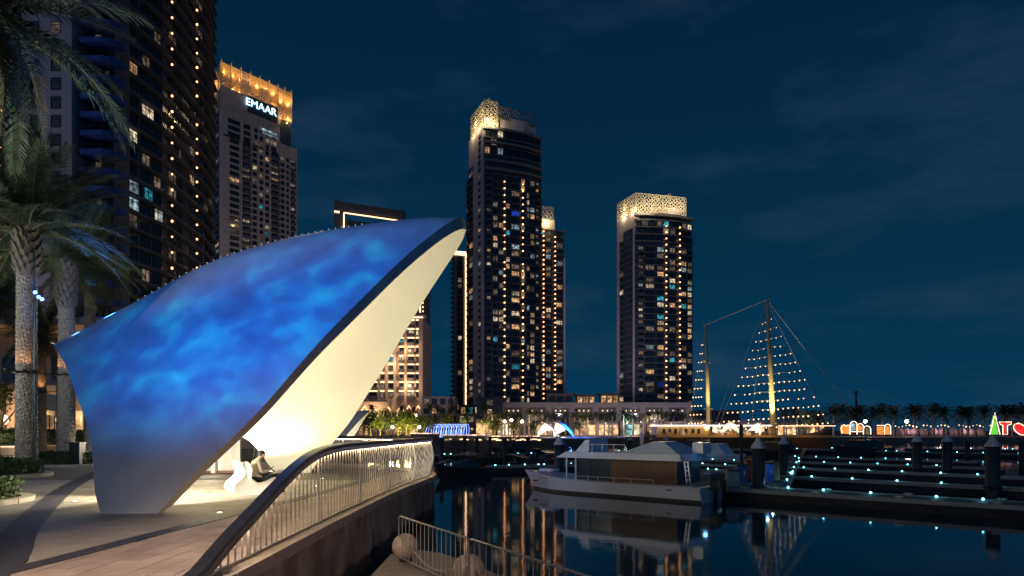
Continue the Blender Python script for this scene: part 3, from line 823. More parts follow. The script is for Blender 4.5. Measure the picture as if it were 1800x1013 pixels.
def clamp(p, z, r, label, e=22, col=(1.0, 0.48, 0.16)):
    t = thing('trunk_lamp_ring', label, 'lamp ring', (p.location.x, p.location.y, z), 0, 'lamp rings clamped round palm trunks')
    b = MB(); 
    for k in range(16):
        a0, a1 = 2 * math.pi * k / 16, 2 * math.pi * (k + 1) / 16
        b.bar((math.cos(a0) * (r + .06), math.sin(a0) * (r + .06), 0), (math.cos(a1) * (r + .06), math.sin(a1) * (r + .06), 0), 0.07, 0.07)
    b.build('ring', M['black_steel'], t)
    b = MB()
    for a in (R(-140), R(-90), R(-40)): b.bar((math.cos(a) * (r + .06), math.sin(a) * (r + .06), 0), (math.cos(a) * (r + .75), math.sin(a) * (r + .75), 0.03), 0.05)
    b.build('arm', M['black_steel'], t)
    for a in (R(-125), R(-60)):
        lp = Vector((p.location.x + math.cos(a) * (r + .28), p.location.y + math.sin(a) * (r + .28), z + .12))
        MB().lathe([(0.05, 0), (0.06, 0.12)], (math.cos(a) * (r + .28), math.sin(a) * (r + .28), -0.04), 8).build('can', M['black_steel'], t)
        lamp('trunk_uplight', 'SPOT', lp, e, col, 0.04, (p.location.x + math.cos(a) * r * .6, p.location.y + math.sin(a) * r * .6, z + 1.6), 95, 0.8)
    return t
p1 = date_palm('large date palm with bluish lit trunk nearest the left edge, cables up its side', gx(47, 26), 26, gz(400, 26), 0.37, 11, nf=56, bh=2.0, sc=1.08, spread=(-4, 84))
p2 = date_palm('date palm with dark trunk close against the left tip of the shell pavilion', gx(117, 33), 33, gz(455, 33), 0.38, 12, nf=46, bh=2.6, spread=(-12, 82))
p3 = date_palm('short slim date palm between the two thick trunks', gx(73, 43), 43, gz(590, 43), 0.28, 13, nf=36, bh=1.5, sc=.8)
p4 = date_palm('date palm mostly hidden behind the shell, drooping fronds above its back', gx(158, 41), 41, gz(462, 41), 0.33, 14, nf=42, bh=2.2)
p5 = date_palm('dark date palm at the left edge behind the large lit one', gx(-14, 36), 36, gz(520, 36), 0.34, 15, nf=40)
p6 = date_palm('near date palm whose fronds hang into the top left corner', gx(-52, 14.5), 14.5, gz(0, 14.5), 0.34, 16, nf=54, bh=1.6, sc=1.0, spread=(-42, 78))
clamp(p1, gz(655, 26), .40, 'dark lamp ring on the large lit palm trunk')
clamp(p2, gz(660, 33), .40, 'dark lamp ring on the trunk against the shell tip', 26)
clamp(p3, gz(690, 43), .30, 'dark lamp ring on the short slim palm trunk', 34)
clamp(p4, gz(700, 41), .34, 'dark lamp ring on the palm behind the shell edge', 26)
cb = MB()
for k in range(2): cb.tube([(gx(58 + k * 3, 25.6), 25.62, gz(822 - k * 4, 25.6)), (gx(58 + k * 3, 25.6), 25.6, gz(740, 25.6)), (gx(60 + k, 25.6), 25.62, gz(560, 25.6)), (gx(59, 25.6), 25.65, gz(440, 25.6))], 0.022, 5)
tag(cb.build('cable', pmat('cable_teal', (0.02, 0.05, 0.07), 0.5, var=0)), 'pair of dark cables running up the large lit palm trunk', 'cable')
# blue spotlights fixed to the big palm
for i, (px, py) in enumerate([(63, 516), (69, 524), (75, 528)]):
    q = at(px, py, 25.55)
    t = thing('blue_spotlight', ['small blue spotlight on the big palm trunk, highest of three', 'small blue spotlight on the big palm trunk, middle of three', 'small blue spotlight on the big palm trunk, lowest of three'][i], 'spotlight', q, 0, 'blue spotlights on the big palm')
    MB().lathe([(0.05, -.1), (0.075, .04)], n=10).build('housing', M['black_steel'], t)
    MB().ball((0, -.03, .03), 0.075, 8, 6).build('lens', M['led_blue'], t)
lamp('blue_palm_light', 'POINT', at(76, 520, 25.2), 30, (0.10, 0.30, 1.0), 0.15)
lamp('blue_palm_light', 'POINT', at(150, 500, 30), 160, (0.04, 0.25, 1.0), 0.3)

mat_leaf = leafmat('hedge_leaf', (0.040, 0.075, 0.028)); mat_leaf_b = leafmat('hedge_leaf_light', (0.075, 0.11, 0.035))
mat_soil = pmat('soil', (0.05, 0.038, 0.03), 0.95, var=0.3)
mat_kerb = pmat('kerb_stone', (0.40, 0.37, 0.32), 0.65, var=0.12, vscale=3)
def leaf_blob(b, fn, n, size, seed):
    rnd = random.Random(seed)
    for i in range(n):
        p, nn = fn(rnd)
        a = Vector((rnd.uniform(-1, 1), rnd.uniform(-1, 1), rnd.uniform(-.6, 1))).normalized()
        u = (a + nn * .5).normalized(); w = u.cross(Vector((rnd.uniform(-1, 1), rnd.uniform(-1, 1), rnd.uniform(-1, 1)))).normalized()
        s = size * rnd.uniform(.6, 1.35)
        b.add([p, p + u * s * .5 + w * s * .28, p + u * s, p + u * s * .5 - w * s * .28], [(0, 1, 2, 3)], 0 if rnd.random() < .7 else 1)
def hedge(label, cx, cy, rx, ry, h, n, size, seed, kerb=True, zb=0):
    if kerb:
        k = thing('planter_kerb', label.replace('green hedge', 'pale stone kerb').replace('hedge', 'kerb'), 'planter kerb', (cx, cy, 0), 0, 'round kerbed planters')
        NS = 30
        ring = [(math.cos(2 * math.pi * i / NS), math.sin(2 * math.pi * i / NS)) for i in range(NS + 1)]
        for i in range(0, NS, 2):
            seg = [((rx + .32) * ring[j][0], (ry + .32) * ring[j][1]) for j in (i, i + 1, i + 2)]
            b = MB(); ribbon(b, seg, -0.14, 0.14, -0.03, 0.11); b.build('kerb_stone', mat_kerb, k)
        MB().prism([((rx + .2) * a, (ry + .2) * c) for a, c in ring[:-1]], -0.03, 0.075).build('soil', mat_soil, k)
    b = MB()
    def fn(rnd):
        a = rnd.uniform(0, 2 * math.pi); q = math.sqrt(rnd.uniform(0, 1)); z = rnd.uniform(0, 1)
        if rnd.random() < .55: q = rnd.uniform(.9, 1.02)
        else: z = rnd.uniform(.82, 1.05)
        lump = 1 + .10 * math.sin(a * 5 + seed) + .06 * math.sin(a * 11)
        return Vector((cx + rx * q * math.cos(a) * lump, cy + ry * q * math.sin(a) * lump, .05 + zb + h * z * (1 - .12 * q) * (1 + .08 * math.sin(a * 7 + q * 9)))), Vector((math.cos(a) * q, math.sin(a) * q, z))
    leaf_blob(b, fn, n, size, seed)
    b.prism([(cx + rx * .86 * math.cos(2 * math.pi * i / 18), cy + ry * .86 * math.sin(2 * math.pi * i / 18)) for i in range(18)], zb + 0.03, zb + h * .82, 0)
    o = b.build('hedge', [mat_leaf, mat_leaf_b])
    return tag(o, label, 'hedge', 'clipped hedges in the planters')
hedge('low green hedge at the foot of the large lit palm', -20.4, 24.9, 2.0, 1.9, .62, 9000, .10, 1)
hedge('low green hedge under the dark palm beside the shell', -22.3, 32.6, 1.4, 1.0, .62, 5000, .11, 2)
hedge('low green hedge cut by the lower left picture edge', -13.9, 15.7, 1.6, 1.4, .50, 6000, .09, 3)
hedge('dark hedge strip behind the big palm near the left edge', -36.0, 48.2, 3.4, .8, 1.1, 5000, .14, 4, False, .65)
hedge('bright green hedge strip seen between shell and palms', -28.8, 45.2, 1.7, .6, 1.0, 3500, .14, 5, False, .65)

# restaurant building behind the palms
def window_glow(b, x0, x1, z0, z1, y, mi=0): b.add([(x0, y, z0), (x1, y, z0), (x1, y, z1), (x0, y, z1)], [(0, 1, 2, 3)], mi)
rb = thing('restaurant_building', 'tan low restaurant building with warm lit doors behind the palms', 'building', (-45, 62, 0))
def rbx(px, D=62): return gx(px, D) + 45
MB().box((0, 4, 5.5), (40, 8, 11)).build('wall', M['conc_tan'], rb)
MB().box((0, -.2, 11.3), (40.6, 9, .6)).build('cornice', M['conc_tan'], rb)
MB().box((4, -1.6, 5.6), (30, 3.2, .45)).build('canopy_slab', M['conc_grey'], rb)
for px in (14, 60, 102, 150, 190):
    MB().box((rbx(px), -2.6, 2.7), (.7, .7, 5.4)).build('column', M['conc_tan'], rb)
mat_glow = winmat('shop_glow', (1.0, 0.58, 0.25), 1.3, 0.8)
for a, b_ in ((-25, 8), (22, 50), (70, 98), (110, 145), (155, 185)):
    x0, x1 = rbx(a), rbx(b_)
    me = MB().box(((x0 + x1) / 2, -.06, 1.9), (x1 - x0, .08, 3.4), mi=0)
    for k in range(1, 3): me.box((x0 + (x1 - x0) * k / 3, -.13, 1.9), (.08, .06, 3.4), mi=1)
    me.build('glazing', [mat_glow, M['frame_dark']], rb)
for a in (20, 64, 106, 150):
    MB().box((rbx(a), -.05, 7.6), (1.6, .12, 2.2)).build('window', M['w_dark'], rb)
aw = thing('awning', 'cream sloping awning over a doorway between two palm trunks', 'awning', (gx(96, 54), 54, 0))
MB().add([(-1.0, 0, 4.9), (1.0, 0, 4.6), (1.0, -1.6, 3.4), (-1.0, -1.6, 3.6), (-1.0, 0, 4.86), (1.0, 0, 4.56), (1.0, -1.6, 3.36), (-1.0, -1.6, 3.56)], [(0, 1, 2, 3)[::-1], (4, 5, 6, 7), (0, 1, 5, 4), (1, 2, 6, 5), (2, 3, 7, 6), (3, 0, 4, 7)]) if 0 else None
ab = MB(); ab.add([(-1.2, 0, 4.9), (1.2, 0, 4.5), (1.2, -1.7, 3.3), (-1.2, -1.7, 3.6)], [(3, 2, 1, 0)]); ab.add([(-1.2, -1.7, 3.6), (1.2, -1.7, 3.3), (1.2, -1.72, 2.95), (-1.2, -1.72, 3.25)], [(3, 2, 1, 0)])
ab.build('canvas', pmat('canvas', (0.62, 0.54, 0.42), 0.8, var=.05), aw)
for x in (-1.15, 1.15): MB().bar((x, 0, 4.6), (x, -1.65, 3.3), .05).build('stay', M['black_steel'], aw)
for x in (-1.15, 1.15): MB().bar((x, -1.65, 0), (x, -1.65, 3.3), .06).build('leg', M['black_steel'], aw)
lamp('awning_light', 'POINT', (gx(96, 54), 52.0, 2.6), 130, (1.0, 0.62, 0.30), .2)
lamp('restaurant_light', 'POINT', (gx(30, 58), 57, 3.0), 420, (1.0, 0.58, 0.26), .4)
lamp('restaurant_light', 'POINT', (gx(140, 58), 57, 3.0), 420, (1.0, 0.58, 0.26), .4)
for i, px in enumerate((10, 106)):
    t = thing('wall_lamp', ['small warm wall lamp at the far left of the restaurant', 'small warm wall lamp beside the cream awning'][i], 'wall lamp', (gx(px, 58.6), 58.6, gz(738, 58.6)), 0, 'warm wall lamps of the restaurant')
    MB().box((0, .3, 0), (.25, .7, .2)).build('bracket', M['black_steel'], t); MB().ball((0, -.1, 0), .3, 10, 6, sz=1.5).build('globe', M['led_warm'], t)
# low seat walls with warm strips under their edge
for i, (x0, x1, D, zz, lab) in enumerate([(-60, 38, 47, .62, 'long low seat wall with warm light strip at the left edge'), (140, 176, 44, .62, 'low seat wall with warm light strip beside the shell'), (60, 112, 50, .7, 'low seat wall with warm strip between the palm trunks')]):
    t = thing('seat_wall', lab, 'seat wall', (gx((x0 + x1) / 2, D), D, 0), 0, 'low seat walls with light strips')
    w = gx(x1, D) - gx(x0, D)
    MB().box((0, 0, zz / 2), (w, .6, zz)).build('wall_block', M['conc_tan'], t)
    MB().box((0, -.02, zz + .04), (w + .1, .72, .08)).build('seat_slab', mat_kerb, t)
    MB().box((0, -.325, zz - .03), (w, .03, .05)).build('light_strip', M['led_warm'], t)
t = thing('street_lamp', 'slim pale street lamp pole between the palms and the shell tip', 'street lamp', (gx(101, 46), 46, 0))
MB().lathe([(.10, 0), (.06, gz(606, 46))], n=10).build('pole', M['conc_grey'], t)
MB().bar((0, 0, gz(606, 46)), (-.5, -.1, gz(600, 46)), .1, .06).build('lamp_head', M['conc_grey'], t)
MB().bar((-.2, -.05, gz(606, 46) + .06), (-.5, -.1, gz(602, 46) + .03), .07, .02).build('lens', M['led_white'], t)
t = thing('litter_bin', 'dark rectangular bin beside the palm trunk near the shell', 'bin', (gx(136, 32), 32, 0))
MB().box((0, 0, .55), (.5, .45, 1.1)).build('body', M['black_steel'], t); MB().box((0, 0, 1.14), (.56, .5, .08)).build('lid', M['frame_dark'], t)
lamp('seat_wall_light', 'POINT', (gx(12, 45), 45.6, .5), 60, (1, .7, .4), .2); lamp('seat_wall_light', 'POINT', (gx(160, 42), 42.5, .5), 50, (1, .8, .4), .2)
# street lamps beside the photographer light the plaza; last two are added palm fill
for i, (x, y, z, e, col, lab, aim, sp_) in enumerate([(-4.3, 3.2, 5.2, 3900, (1.0, 0.76, 0.60), 'plaza lamp post on the promenade left of the photographer', (-4.5, 8.2, 0), 54), (-19, 10.0, 6.2, 1900, (0.95, 0.90, 0.95), 'plaza lamp post beyond the left edge', (-18.5, 21, 0), 66), (-25, 20.0, 5.2, 3200, (0.85, 1.0, 0.92), 'added fill lamp post beyond the left edge, aimed at the big palm', (-19, 27, 8.5), 110), (-14.0, 9.0, 4.6, 3200, (0.95, 1.0, 0.90), 'added fill lamp post beyond the left edge, aimed up at the near palm fronds', (-11.4, 14.6, 10.5), 90)]):
    t = thing('plaza_lamp', lab, 'street lamp', (x, y, 0), 0, 'lamp posts lighting the plaza')
    MB().lathe([(.09, 0), (.05, z + .1)], n=10).build('pole', M['black_steel'], t)
    MB().lathe([(.05, z + .1), (.28, z + .16), (.24, z + .24), (.03, z + .3)], n=14).build('shade', M['black_steel'], t)
    MB().ball((0, 0, z + .08), .10, 10, 6).build('globe', M['led_white'], t)
    lamp('plaza_light', 'SPOT', (x, y, z - .12), e, col, .12, aim, sp_, .7)
# ------------------------------------------------------------------ towers
WM = {}
def win_mesh(w, h, mat):
    k = (round(w, 1), round(h, 1), mat); 
    if k not in WM:
        w, h = k[0], k[1]; b = MB(); fx = .10
        b.add([(-w/2, 0, -h/2), (w/2, 0, -h/2), (w/2, 0, h/2), (-w/2, 0, h/2)], [(0, 1, 2, 3)], 0)
        for c, d in (((0, -.05, h/2 - fx/2), (w, .1, fx)), ((0, -.05, -h/2 + fx/2), (w, .1, fx)), ((-w/2 + fx/2, -.05, 0), (fx, .1, h)), ((w/2 - fx/2, -.05, 0), (fx, .1, h))):
            b.add(*front(c, d), 1)
        nm = max(1, int(round(w / 1.3))) - 1
        for i in range(nm): b.add(*front((-w/2 + w * (i + 1) / (nm + 1), -.045, 0), (.11, .09, h - .2)), 1)
        if h > 1.6: b.add(*front((0, -.042, h * .22), (w - .2, .085, .09)), 1)
        WM[k] = b.mesh('window', [M[mat], M['frame_dark']])
    return WM[k]
def front(c, d):
    x, y, z = d[0]/2, d[1]/2, d[2]/2; cx, cy, cz = c
    v = [(cx-x, cy-y, cz-z), (cx+x, cy-y, cz-z), (cx+x, cy-y, cz+z), (cx-x, cy-y, cz+z), (cx-x, cy+y, cz-z), (cx+x, cy+y, cz-z), (cx+x, cy+y, cz+z), (cx-x, cy+y, cz+z)]
    return v, [(0, 1, 2, 3), (1, 5, 6, 2), (4, 0, 3, 7), (3, 2, 6, 7), (4, 5, 1, 0)]
class Tower:
    def __init__(s, name, label, cat, x, y, group='towers across the marina'):
        s.root = thing(name, label, cat, (x, y, 0), 0, group); s.o = Vector((x, y)); s.wins = []; s.rnd = random.Random(label); s.mt = {}
    def L(s, p): return (p[0] - s.o.x, p[1] - s.o.y)
    def prism(s, name, poly, z0, z1, mat):
        return MB().prism([s.L(p) for p in poly], z0, z1).build(name, M[mat], s.root)
    def part(s, name, mb, mat, smooth=False): return mb.build(name, M[mat] if isinstance(mat, str) else mat, s.root, smooth)
    def frame(s, A, B):
        A, B = Vector(A), Vector(B); d = (B - A); L = d.length; d /= L
        return A - s.o, d, Vector((d.y, -d.x)), L, math.atan2(d.y, d.x)
    def facade(s, A, B, z0, nf, fh, bays, lit, slab=(.45, .35, 'slab_dark'), pier='conc_grey', wfrac=.72, skip=None, pier_d=.35):
        """bays: (u0, u1, kind) as fractions of the face; w window, p pier, b balcony"""
        O, d, n, L, rz = s.frame(A, B)
        if slab:
            key = ('slab', round(L, 2), slab)
            if key not in s.mt:
                s.mt[key] = MB().box((L / 2, -slab[1] / 2, 0), (L + slab[1], slab[1], slab[0])).mesh('floor_slab', M[slab[2]])
            for k in range(nf + 1):
                ob('floor_slab', s.mt[key], s.root, (O.x, O.y, z0 + k * fh), (0, 0, rz))
        for u0, u1, kind in bays:
            c = O + d * (L * (u0 + u1) / 2); w = L * (u1 - u0)
            if kind == 'p':
                ob('pier', MB().box((0, -pier_d / 2, nf * fh / 2), (w, pier_d, nf * fh)).mesh('pier', M[pier]), s.root, (c.x + n.x * .004, c.y + n.y * .004, z0), (0, 0, rz))
            elif kind == 'b':
                k_ = ('bal', round(w, 2))
                if k_ not in s.mt:
                    b = MB().box((0, -.75, 0), (w, 1.5, .3)); b.box((0, -1.46, .62), (w, .06, .95)); b.box((-w / 2 + .03, -.75, .62), (.06, 1.5, .95)); b.box((w / 2 - .03, -.75, .62), (.06, 1.5, .95))
                    s.mt[k_] = b.mesh('balcony', M['conc_dark'])
                for k in range(nf): ob('balcony', s.mt[k_], s.root, (c.x, c.y, z0 + k * fh + .05), (0, 0, rz))
            if kind in 'wb':
                for k in range(nf):
                    if skip and skip(u0, k): continue
                    z = z0 + k * fh + fh * .5 + .06; h = fh * wfrac
                    s.wins.append((s.pick(lit), w * (.88 if kind == 'w' else .8), h, Vector((c.x + n.x * .05, c.y + n.y * .05, z)), rz))
    def pick(s, lit):
        r = s.rnd.random()
        if r > lit: return 'w_dark' if s.rnd.random() < .86 else 'w_dim'
        return s.rnd.choices(['w_warm', 'w_white', 'w_cool', 'w_teal', 'w_blue', 'w_dim'], [5, 6, 3, 1.6, .5, 4])[0]
    def finish(s, maxo=292):
        lit = [w for w in s.wins if w[0] != 'w_dark']; dark = [w for w in s.wins if w[0] == 'w_dark']
        dark.sort(key=lambda w: -w[1] * w[2])
        allw = lit + dark; rest = {}
        for i, (m, w, h, p, rz) in enumerate(allw):
            if i < maxo: ob('window', win_mesh(w, h, m), s.root, p, (0, 0, rz))
            else:
                b = rest.setdefault(m, MB()); me = win_mesh(w, h, m); T = Matrix.Translation(p) @ Matrix.Rotation(rz, 4, 'Z')
                base = len(b.v); b.v += [tuple(T @ v.co) for v in me.vertices]
                for q in me.polygons: b.f.append(tuple(base + k for k in q.vertices)); b.m.append(q.material_index)
        for m, b in rest.items(): tag(b.build('window_field', [M[m], M['frame_dark']], s.root), kind='stuff')
    def string(s, A, B, u, out, z0, z1, step, r=.40, mat='bulb', gaps=()):
        O, d, n, L, rz = s.frame(A, B); b = MB(); c = O + d * L * u + n * out; z = z0; k = 0
        while z < z1:
            if k not in gaps: b.ball((c.x, c.y, z), r * s.rnd.uniform(.8, 1.1), 6, 4)
            z += step; k += 1
        b.box((c.x, c.y + .3, (z0 + z1) / 2), (.12, .12, z1 - z0), mi=1)
        b.build('light_string', [M[mat], M['frame_dark']], s.root)
def lattice(L, H, cell, mat, name='lattice_screen', t=.26):
    """pierced screen of eight-sided rings joined by short struts, in the x-z plane"""
    b = MB(); nx, nz = max(1, int(L / cell)), max(1, int(H / cell)); cx, cz = L / nx, H / nz
    def seg(p, q, w=t): b.bar((p[0], 0, p[1]), (q[0], 0, q[1]), w, .25, up=(0, 1, 0))
    for i in range(nx):
        for j in range(nz):
            X, Z = (i + .5) * cx, (j + .5) * cz
            ra = .36 if (i + j) % 2 == 0 else .25
            pts = [(X + ra * cx * math.cos(math.pi / 4 * k + .39), Z + ra * cz * math.sin(math.pi / 4 * k + .39)) for k in range(8)]
            for k in range(8): seg(pts[k], pts[(k + 1) % 8])
            for k in range(0, 8, 2):
                a = math.pi / 4 * k + .39; seg(pts[k], (X + .62 * cx * math.cos(a), Z + .62 * cz * math.sin(a)))
            if ra > .3: 
                for k in range(4): seg((X + .36 * cx * math.cos(math.pi/2*k), Z + .36 * cz * math.sin(math.pi/2*k)), (X + .5 * cx * math.cos(math.pi/2*k), Z + .5 * cz * math.sin(math.pi/2*k)))
    for z in (0, H): seg((0, z), (L, z), .3)
    for x in (0, L): seg((x, 0), (x, H), .3)
    return b.mesh(name, mat)
def lerp2(A, B, u): return (A[0] + (B[0] - A[0]) * u, A[1] + (B[1] - A[1]) * u)
def shift(p, n, k): return (p[0] + n[0] * k, p[1] + n[1] * k)

# --- main tower
FH = 3.10
T = Tower('apartment_tower', 'tallest dark tower in the middle, glowing lattice crown and two bulb strings', 'tower', -4, 310)
cA, cB, cC = (-21, 317), (-12.8, 300), (14.2, 312.5)     # left end, near corner, right end
mid1, mid2 = (-3.5, 302.6), (6.5, 306.8)
back = (6, 333)
ztop = gz(246, 300) - 4
T.prism('wall', [cB, mid1, mid2, cC, back, cA], 0, 128, 'glass_dark')
T.prism('upper_wall', [shift(cB, (.3, .6), 1), (-3.4, 303.4), (6.2, 307.6), (13.0, 313.2), back, (-19.6, 317.2)], 128, 141, 'glass_dark')
# concrete left face, rising to the roof shoulder
T.prism('shear_wall', [(-13.6, 299.6), (-11.0, 301.1), (-16.0, 312.0), (-18.5, 310.6)], 0, 128, 'conc_lilac')
T.prism('upper_shear_wall', [(-13.6, 299.6), (-11.0, 301.1), (-18.4, 318.3), (-21.0, 316.9)], 128, 141.6, 'conc_lilac')
T.facade((-18.5, 310.6), (-13.6, 299.6), 6, 43, FH, [(.58, .84, 'w')], .10, slab=None, wfrac=.5)
T.facade(cA, (-18.3, 311.0), 5, 39, FH, [(.1, .9, 'w')], .15, slab=(.45, .6, 'slab_dark'))
T.facade(shift(cA, (-.55, -.25), 1.8), cA, 4, 38, FH, [(.05, .5, 'w'), (.5, .95, 'w')], .12, slab=(.5, .8, 'conc_dark'))
T.prism('side_wing', [cA, shift(cA, (-.55, -.25), 1.8), (-21, 326), (-16, 328)], 0, 122, 'glass_dark')
for (A, B, bays) in ((cB, mid1, [(.10, .34, 'b'), (.36, .40, 'p'), (.42, .68, 'w'), (.70, .97, 'w')]), (mid1, mid2, [(.0, .04, 'p'), (.06, .26, 'w'), (.30, .72, 'w'), (.76, .96, 'w')]), (mid2, cC, [(.04, .22, 'w'), (.26, .54, 'w'), (.60, .82, 'b')])):
    T.facade(A, B, 5, 37, FH, bays, .20, slab=(.42, .5, 'slab_dark'))
    T.facade(A, B, 128.5, 3, 4.0, [(.05, .3, 'w'), (.33, .62, 'w'), (.65, .95, 'w')], .06, slab=(.5, .6, 'slab_dark'))
T.string(cB, mid1, .98, 1.0, 8, 119.5, FH, gaps=(24,)); T.string(mid1, mid2, .82, 1.0, 8, 117.5, FH, gaps=(24,))
for z in (121.5, 125.2, 133.6): T.part('terrace_slab', MB().prism([T.L(shift(p, (.35, -.94), 1.4)) for p in (cB, mid1, mid2, cC)] + [T.L(p) for p in (cC, mid2, mid1, cB)], z, z + 1.0), 'conc_grey')
T.part('parapet', MB().prism([T.L(p) for p in [(-9.5, 303.5), (-3.2, 305.0), (6.0, 308.8), (11.5, 313.2), (6, 326), (-9, 320)]], 141.5, 147.6), 'conc_lilac')
T.part('roof_edge', MB().prism([T.L(p) for p in [shift(cB, (.3, -.9), .6), (-3.4, 302.2), (6.6, 306.4), (14.6, 312.2), back, (-20, 318)]], 140.4, 141.5), 'conc_grey')
def screen(T, A, B, z, H, cell, mat):
    O, d, n, L, rz = T.frame(A, B)
    ob('lattice_screen', lattice(L, H, cell, M[mat]), T.root, (O.x, O.y, z), (0, 0, rz))
screen(T, (-20, 317.5), (-12.6, 301.2), 141.6, 12.4, 2.0, 'screen_stone')
screen(T, (-12.6, 301.2), (-6.6, 303.2), 141.6, 12.4, 2.0, 'screen_stone')
screen(T, (-6.6, 303.2), (11.5, 312.2), 146.5, 5.6, 2.0, 'conc_grey')
T.part('roof_core', MB().prism([T.L(p) for p in [(-13, 304), (-8, 305.5), (-10, 318), (-17, 316)]], 141.5, 147), 'conc_tan')
b = MB().bar((-9.6 + 4, 0, 148), (-9.6 + 4, 0, 156), .5).bar((-9.8 + 4 - 1.6, -1, 158.2), (-9.6 + 4 + 1.6, -1, 155.5), .9, 1.2).bar((-9.6 + 2.4, 0, 148), (-9.6 + 2.4, 0, 156), .35)
T.part('roof_crane', b, 'conc_tan')
for p in ((-18.6, 311), (-15.4, 304.5), (-10.5, 299.5), (-7.6, 301.5)):
    lamp('crown_light', 'POINT', (p[0] - 1.0, p[1] - 1.4, 142.6), 1300, (1.0, 0.74, 0.36), .4)
for p in ((-16.5, 311), (-11.5, 304)): lamp('crown_light', 'POINT', (p[0], p[1], 147), 900, (1.0, 0.74, 0.40), .4)
T.prism('podium', [(-24, 298), (-11, 294), (-10, 300), (-21, 317)], 0, 13.5, 'conc_dark')
T.facade((-24, 298), (-11, 294), .8, 3, 4.0, [(.05, .25, 'w'), (.3, .5, 'w'), (.55, .75, 'w'), (.8, .97, 'w')], .35)
T.finish()

# --- second tower behind it to the right
T = Tower('apartment_tower', 'lower dark tower close behind the tallest one, with short lattice crown', 'tower', 20, 345)
A, B = (9, 338), (27.4, 344)
z1 = gz(402, 340)
T.prism('wall', [A, B, (26, 362), (8, 356)], 0, z1, 'glass_dark')
T.prism('upper_wall', [(13, 340.5), (22.5, 343.5), (20, 356), (10, 353)], z1, z1 + 5.5, 'conc_lilac')
T.facade(A, B, 4, 33, FH, [(.05, .20, 'w'), (.30, .44, 'w'), (.46, .62, 'w'), (.76, .96, 'w')], .26, slab=(.4, .5, 'slab_dark'))
T.facade(B, (26, 362), 4, 33, FH, [(.1, .4, 'w'), (.5, .9, 'w')], .1)
T.part('corner_fin', MB().box((B[0] - T.o.x + .1, B[1] - T.o.y - .3, 46), (.9, 1.2, 92)), 'conc_lilac')
T.string(A, B, .385, 1.0, 6, 106, FH * .8); T.string(A, B, .72, 1.0, 6, 104, FH * .8)
screen(T, (15.0, 337.6), (21.4, 339.6), z1 + .3, 10.5, 2.2, 'screen_stone')
lamp('crown_light', 'POINT', (17.5, 336.0, z1 + 1.2), 1200, (1.0, 0.74, 0.36), .3); lamp('crown_light', 'POINT', (18.4, 340.5, z1 + 4), 900, (1.0, 0.74, 0.36), .3)
T.finish()

# --- right tower
T = Tower('apartment_tower', 'dark tower on the right with wide glowing lattice crown above twin bulb strings', 'tower', 76, 342)
cA, cB, cC = (57.6, 350), (62.0, 330), (93.4, 338.5)
m1, m2 = (73.0, 331.0), (84, 333.6)
zr = gz(390, 331)
T.prism('wall', [cB, m1, m2, cC, (86, 364), cA], 0, zr - 6, 'glass_dark')
T.prism('upper_wall', [(62.6, 331), (73, 332), (83.4, 334.6), (91.8, 339.2), (85, 362), (56, 350)], zr - 6, zr + 3, 'glass_dark')
T.prism('shear_wall', [(61.8, 330.1), (64.5, 330.9), (58.6, 347), (55.6, 346.8)], 0, zr + 4.5, 'conc_lilac')
T.part('dark_slot', MB().prism([T.L(p) for p in [(60.9, 331.6), (61.6, 331.8), (58.7, 339.8), (57.7, 339.5)]], 0, zr - 3), 'glass_dark')
T.facade((56.4, 344.6), (60.7, 332.2), 4, 31, FH, [(.05, .5, 'w'), (.5, .95, 'w')], .16, slab=(.4, .3, 'slab_dark'))
for (A, B, bays) in ((cB, m1, [(.14, .40, 'b'), (.42, .46, 'p'), (.48, .92, 'w')]), (m1, m2, [(.02, .38, 'w'), (.41, .48, 'p'), (.62, .94, 'w')]), (m2, cC, [(.08, .15, 'p'), (.22, .62, 'w'), (.66, .96, 'w')])):
    T.facade(A, B, 5, 29, FH, bays, .30, slab=(.42, .5, 'slab_dark'))
    T.facade(A, B, 97.5, 3, 3.6, [(.05, .3, 'w'), (.33, .62, 'w'), (.65, .95, 'w')], .14, slab=(.5, .6, 'slab_dark'))
T.string(m1, m2, .45, 1.0, 6, 107, FH); T.string(m2, cC, .12, 1.0, 6, 107, FH)
for u in (.40, .50): pass
T.part('roof_edge', MB().prism([T.L(p) for p in [(62, 329.4), (73.2, 330.2), (84.2, 332.8), (94, 338), (86, 364), (55, 350)]], zr + 3, zr + 4.2), 'conc_grey')
T.part('parapet', MB().prism([T.L(p) for p in [(71.5, 334), (84, 336), (90.0, 339.5), (86, 356), (72, 352)]], zr + 4.2, zr + 8.6), 'conc_lilac')
screen(T, (55.8, 347), (62.6, 330.8), zr + 4.4, 10.2, 1.9, 'screen_stone')
screen(T, (62.6, 330.8), (89.8, 338.0), zr + 4.4, 10.2, 1.9, 'screen_stone')
b = MB().bar((0, 0, zr + 9), (0, 0, zr + 15), .5).bar((-5, 0, zr + 13.5), (7, 0, zr + 18), .6, .8).bar((0, 0, zr + 15), (-3, 0, zr + 16), .3)
T.part('roof_crane', b, 'conc_tan')
for p in ((57.4, 341), (60.8, 333), (64.5, 328.8), (69, 329.2), (74, 330.2), (79, 331.2), (84, 333), (88.5, 334.6)):
    lamp('crown_light', 'POINT', (p[0] - .4, p[1] - 1.6, zr + (5.6 if p[0] < 71 else 9.6)), 1250 if p[0] < 71 else 1000, (1.0, 0.78, 0.42), .4)
for p in ((60, 340), (66, 334.5)): lamp('crown_light', 'POINT', (p[0], p[1], zr + 9), 900, (1.0, 0.78, 0.42), .4)
T.finish()

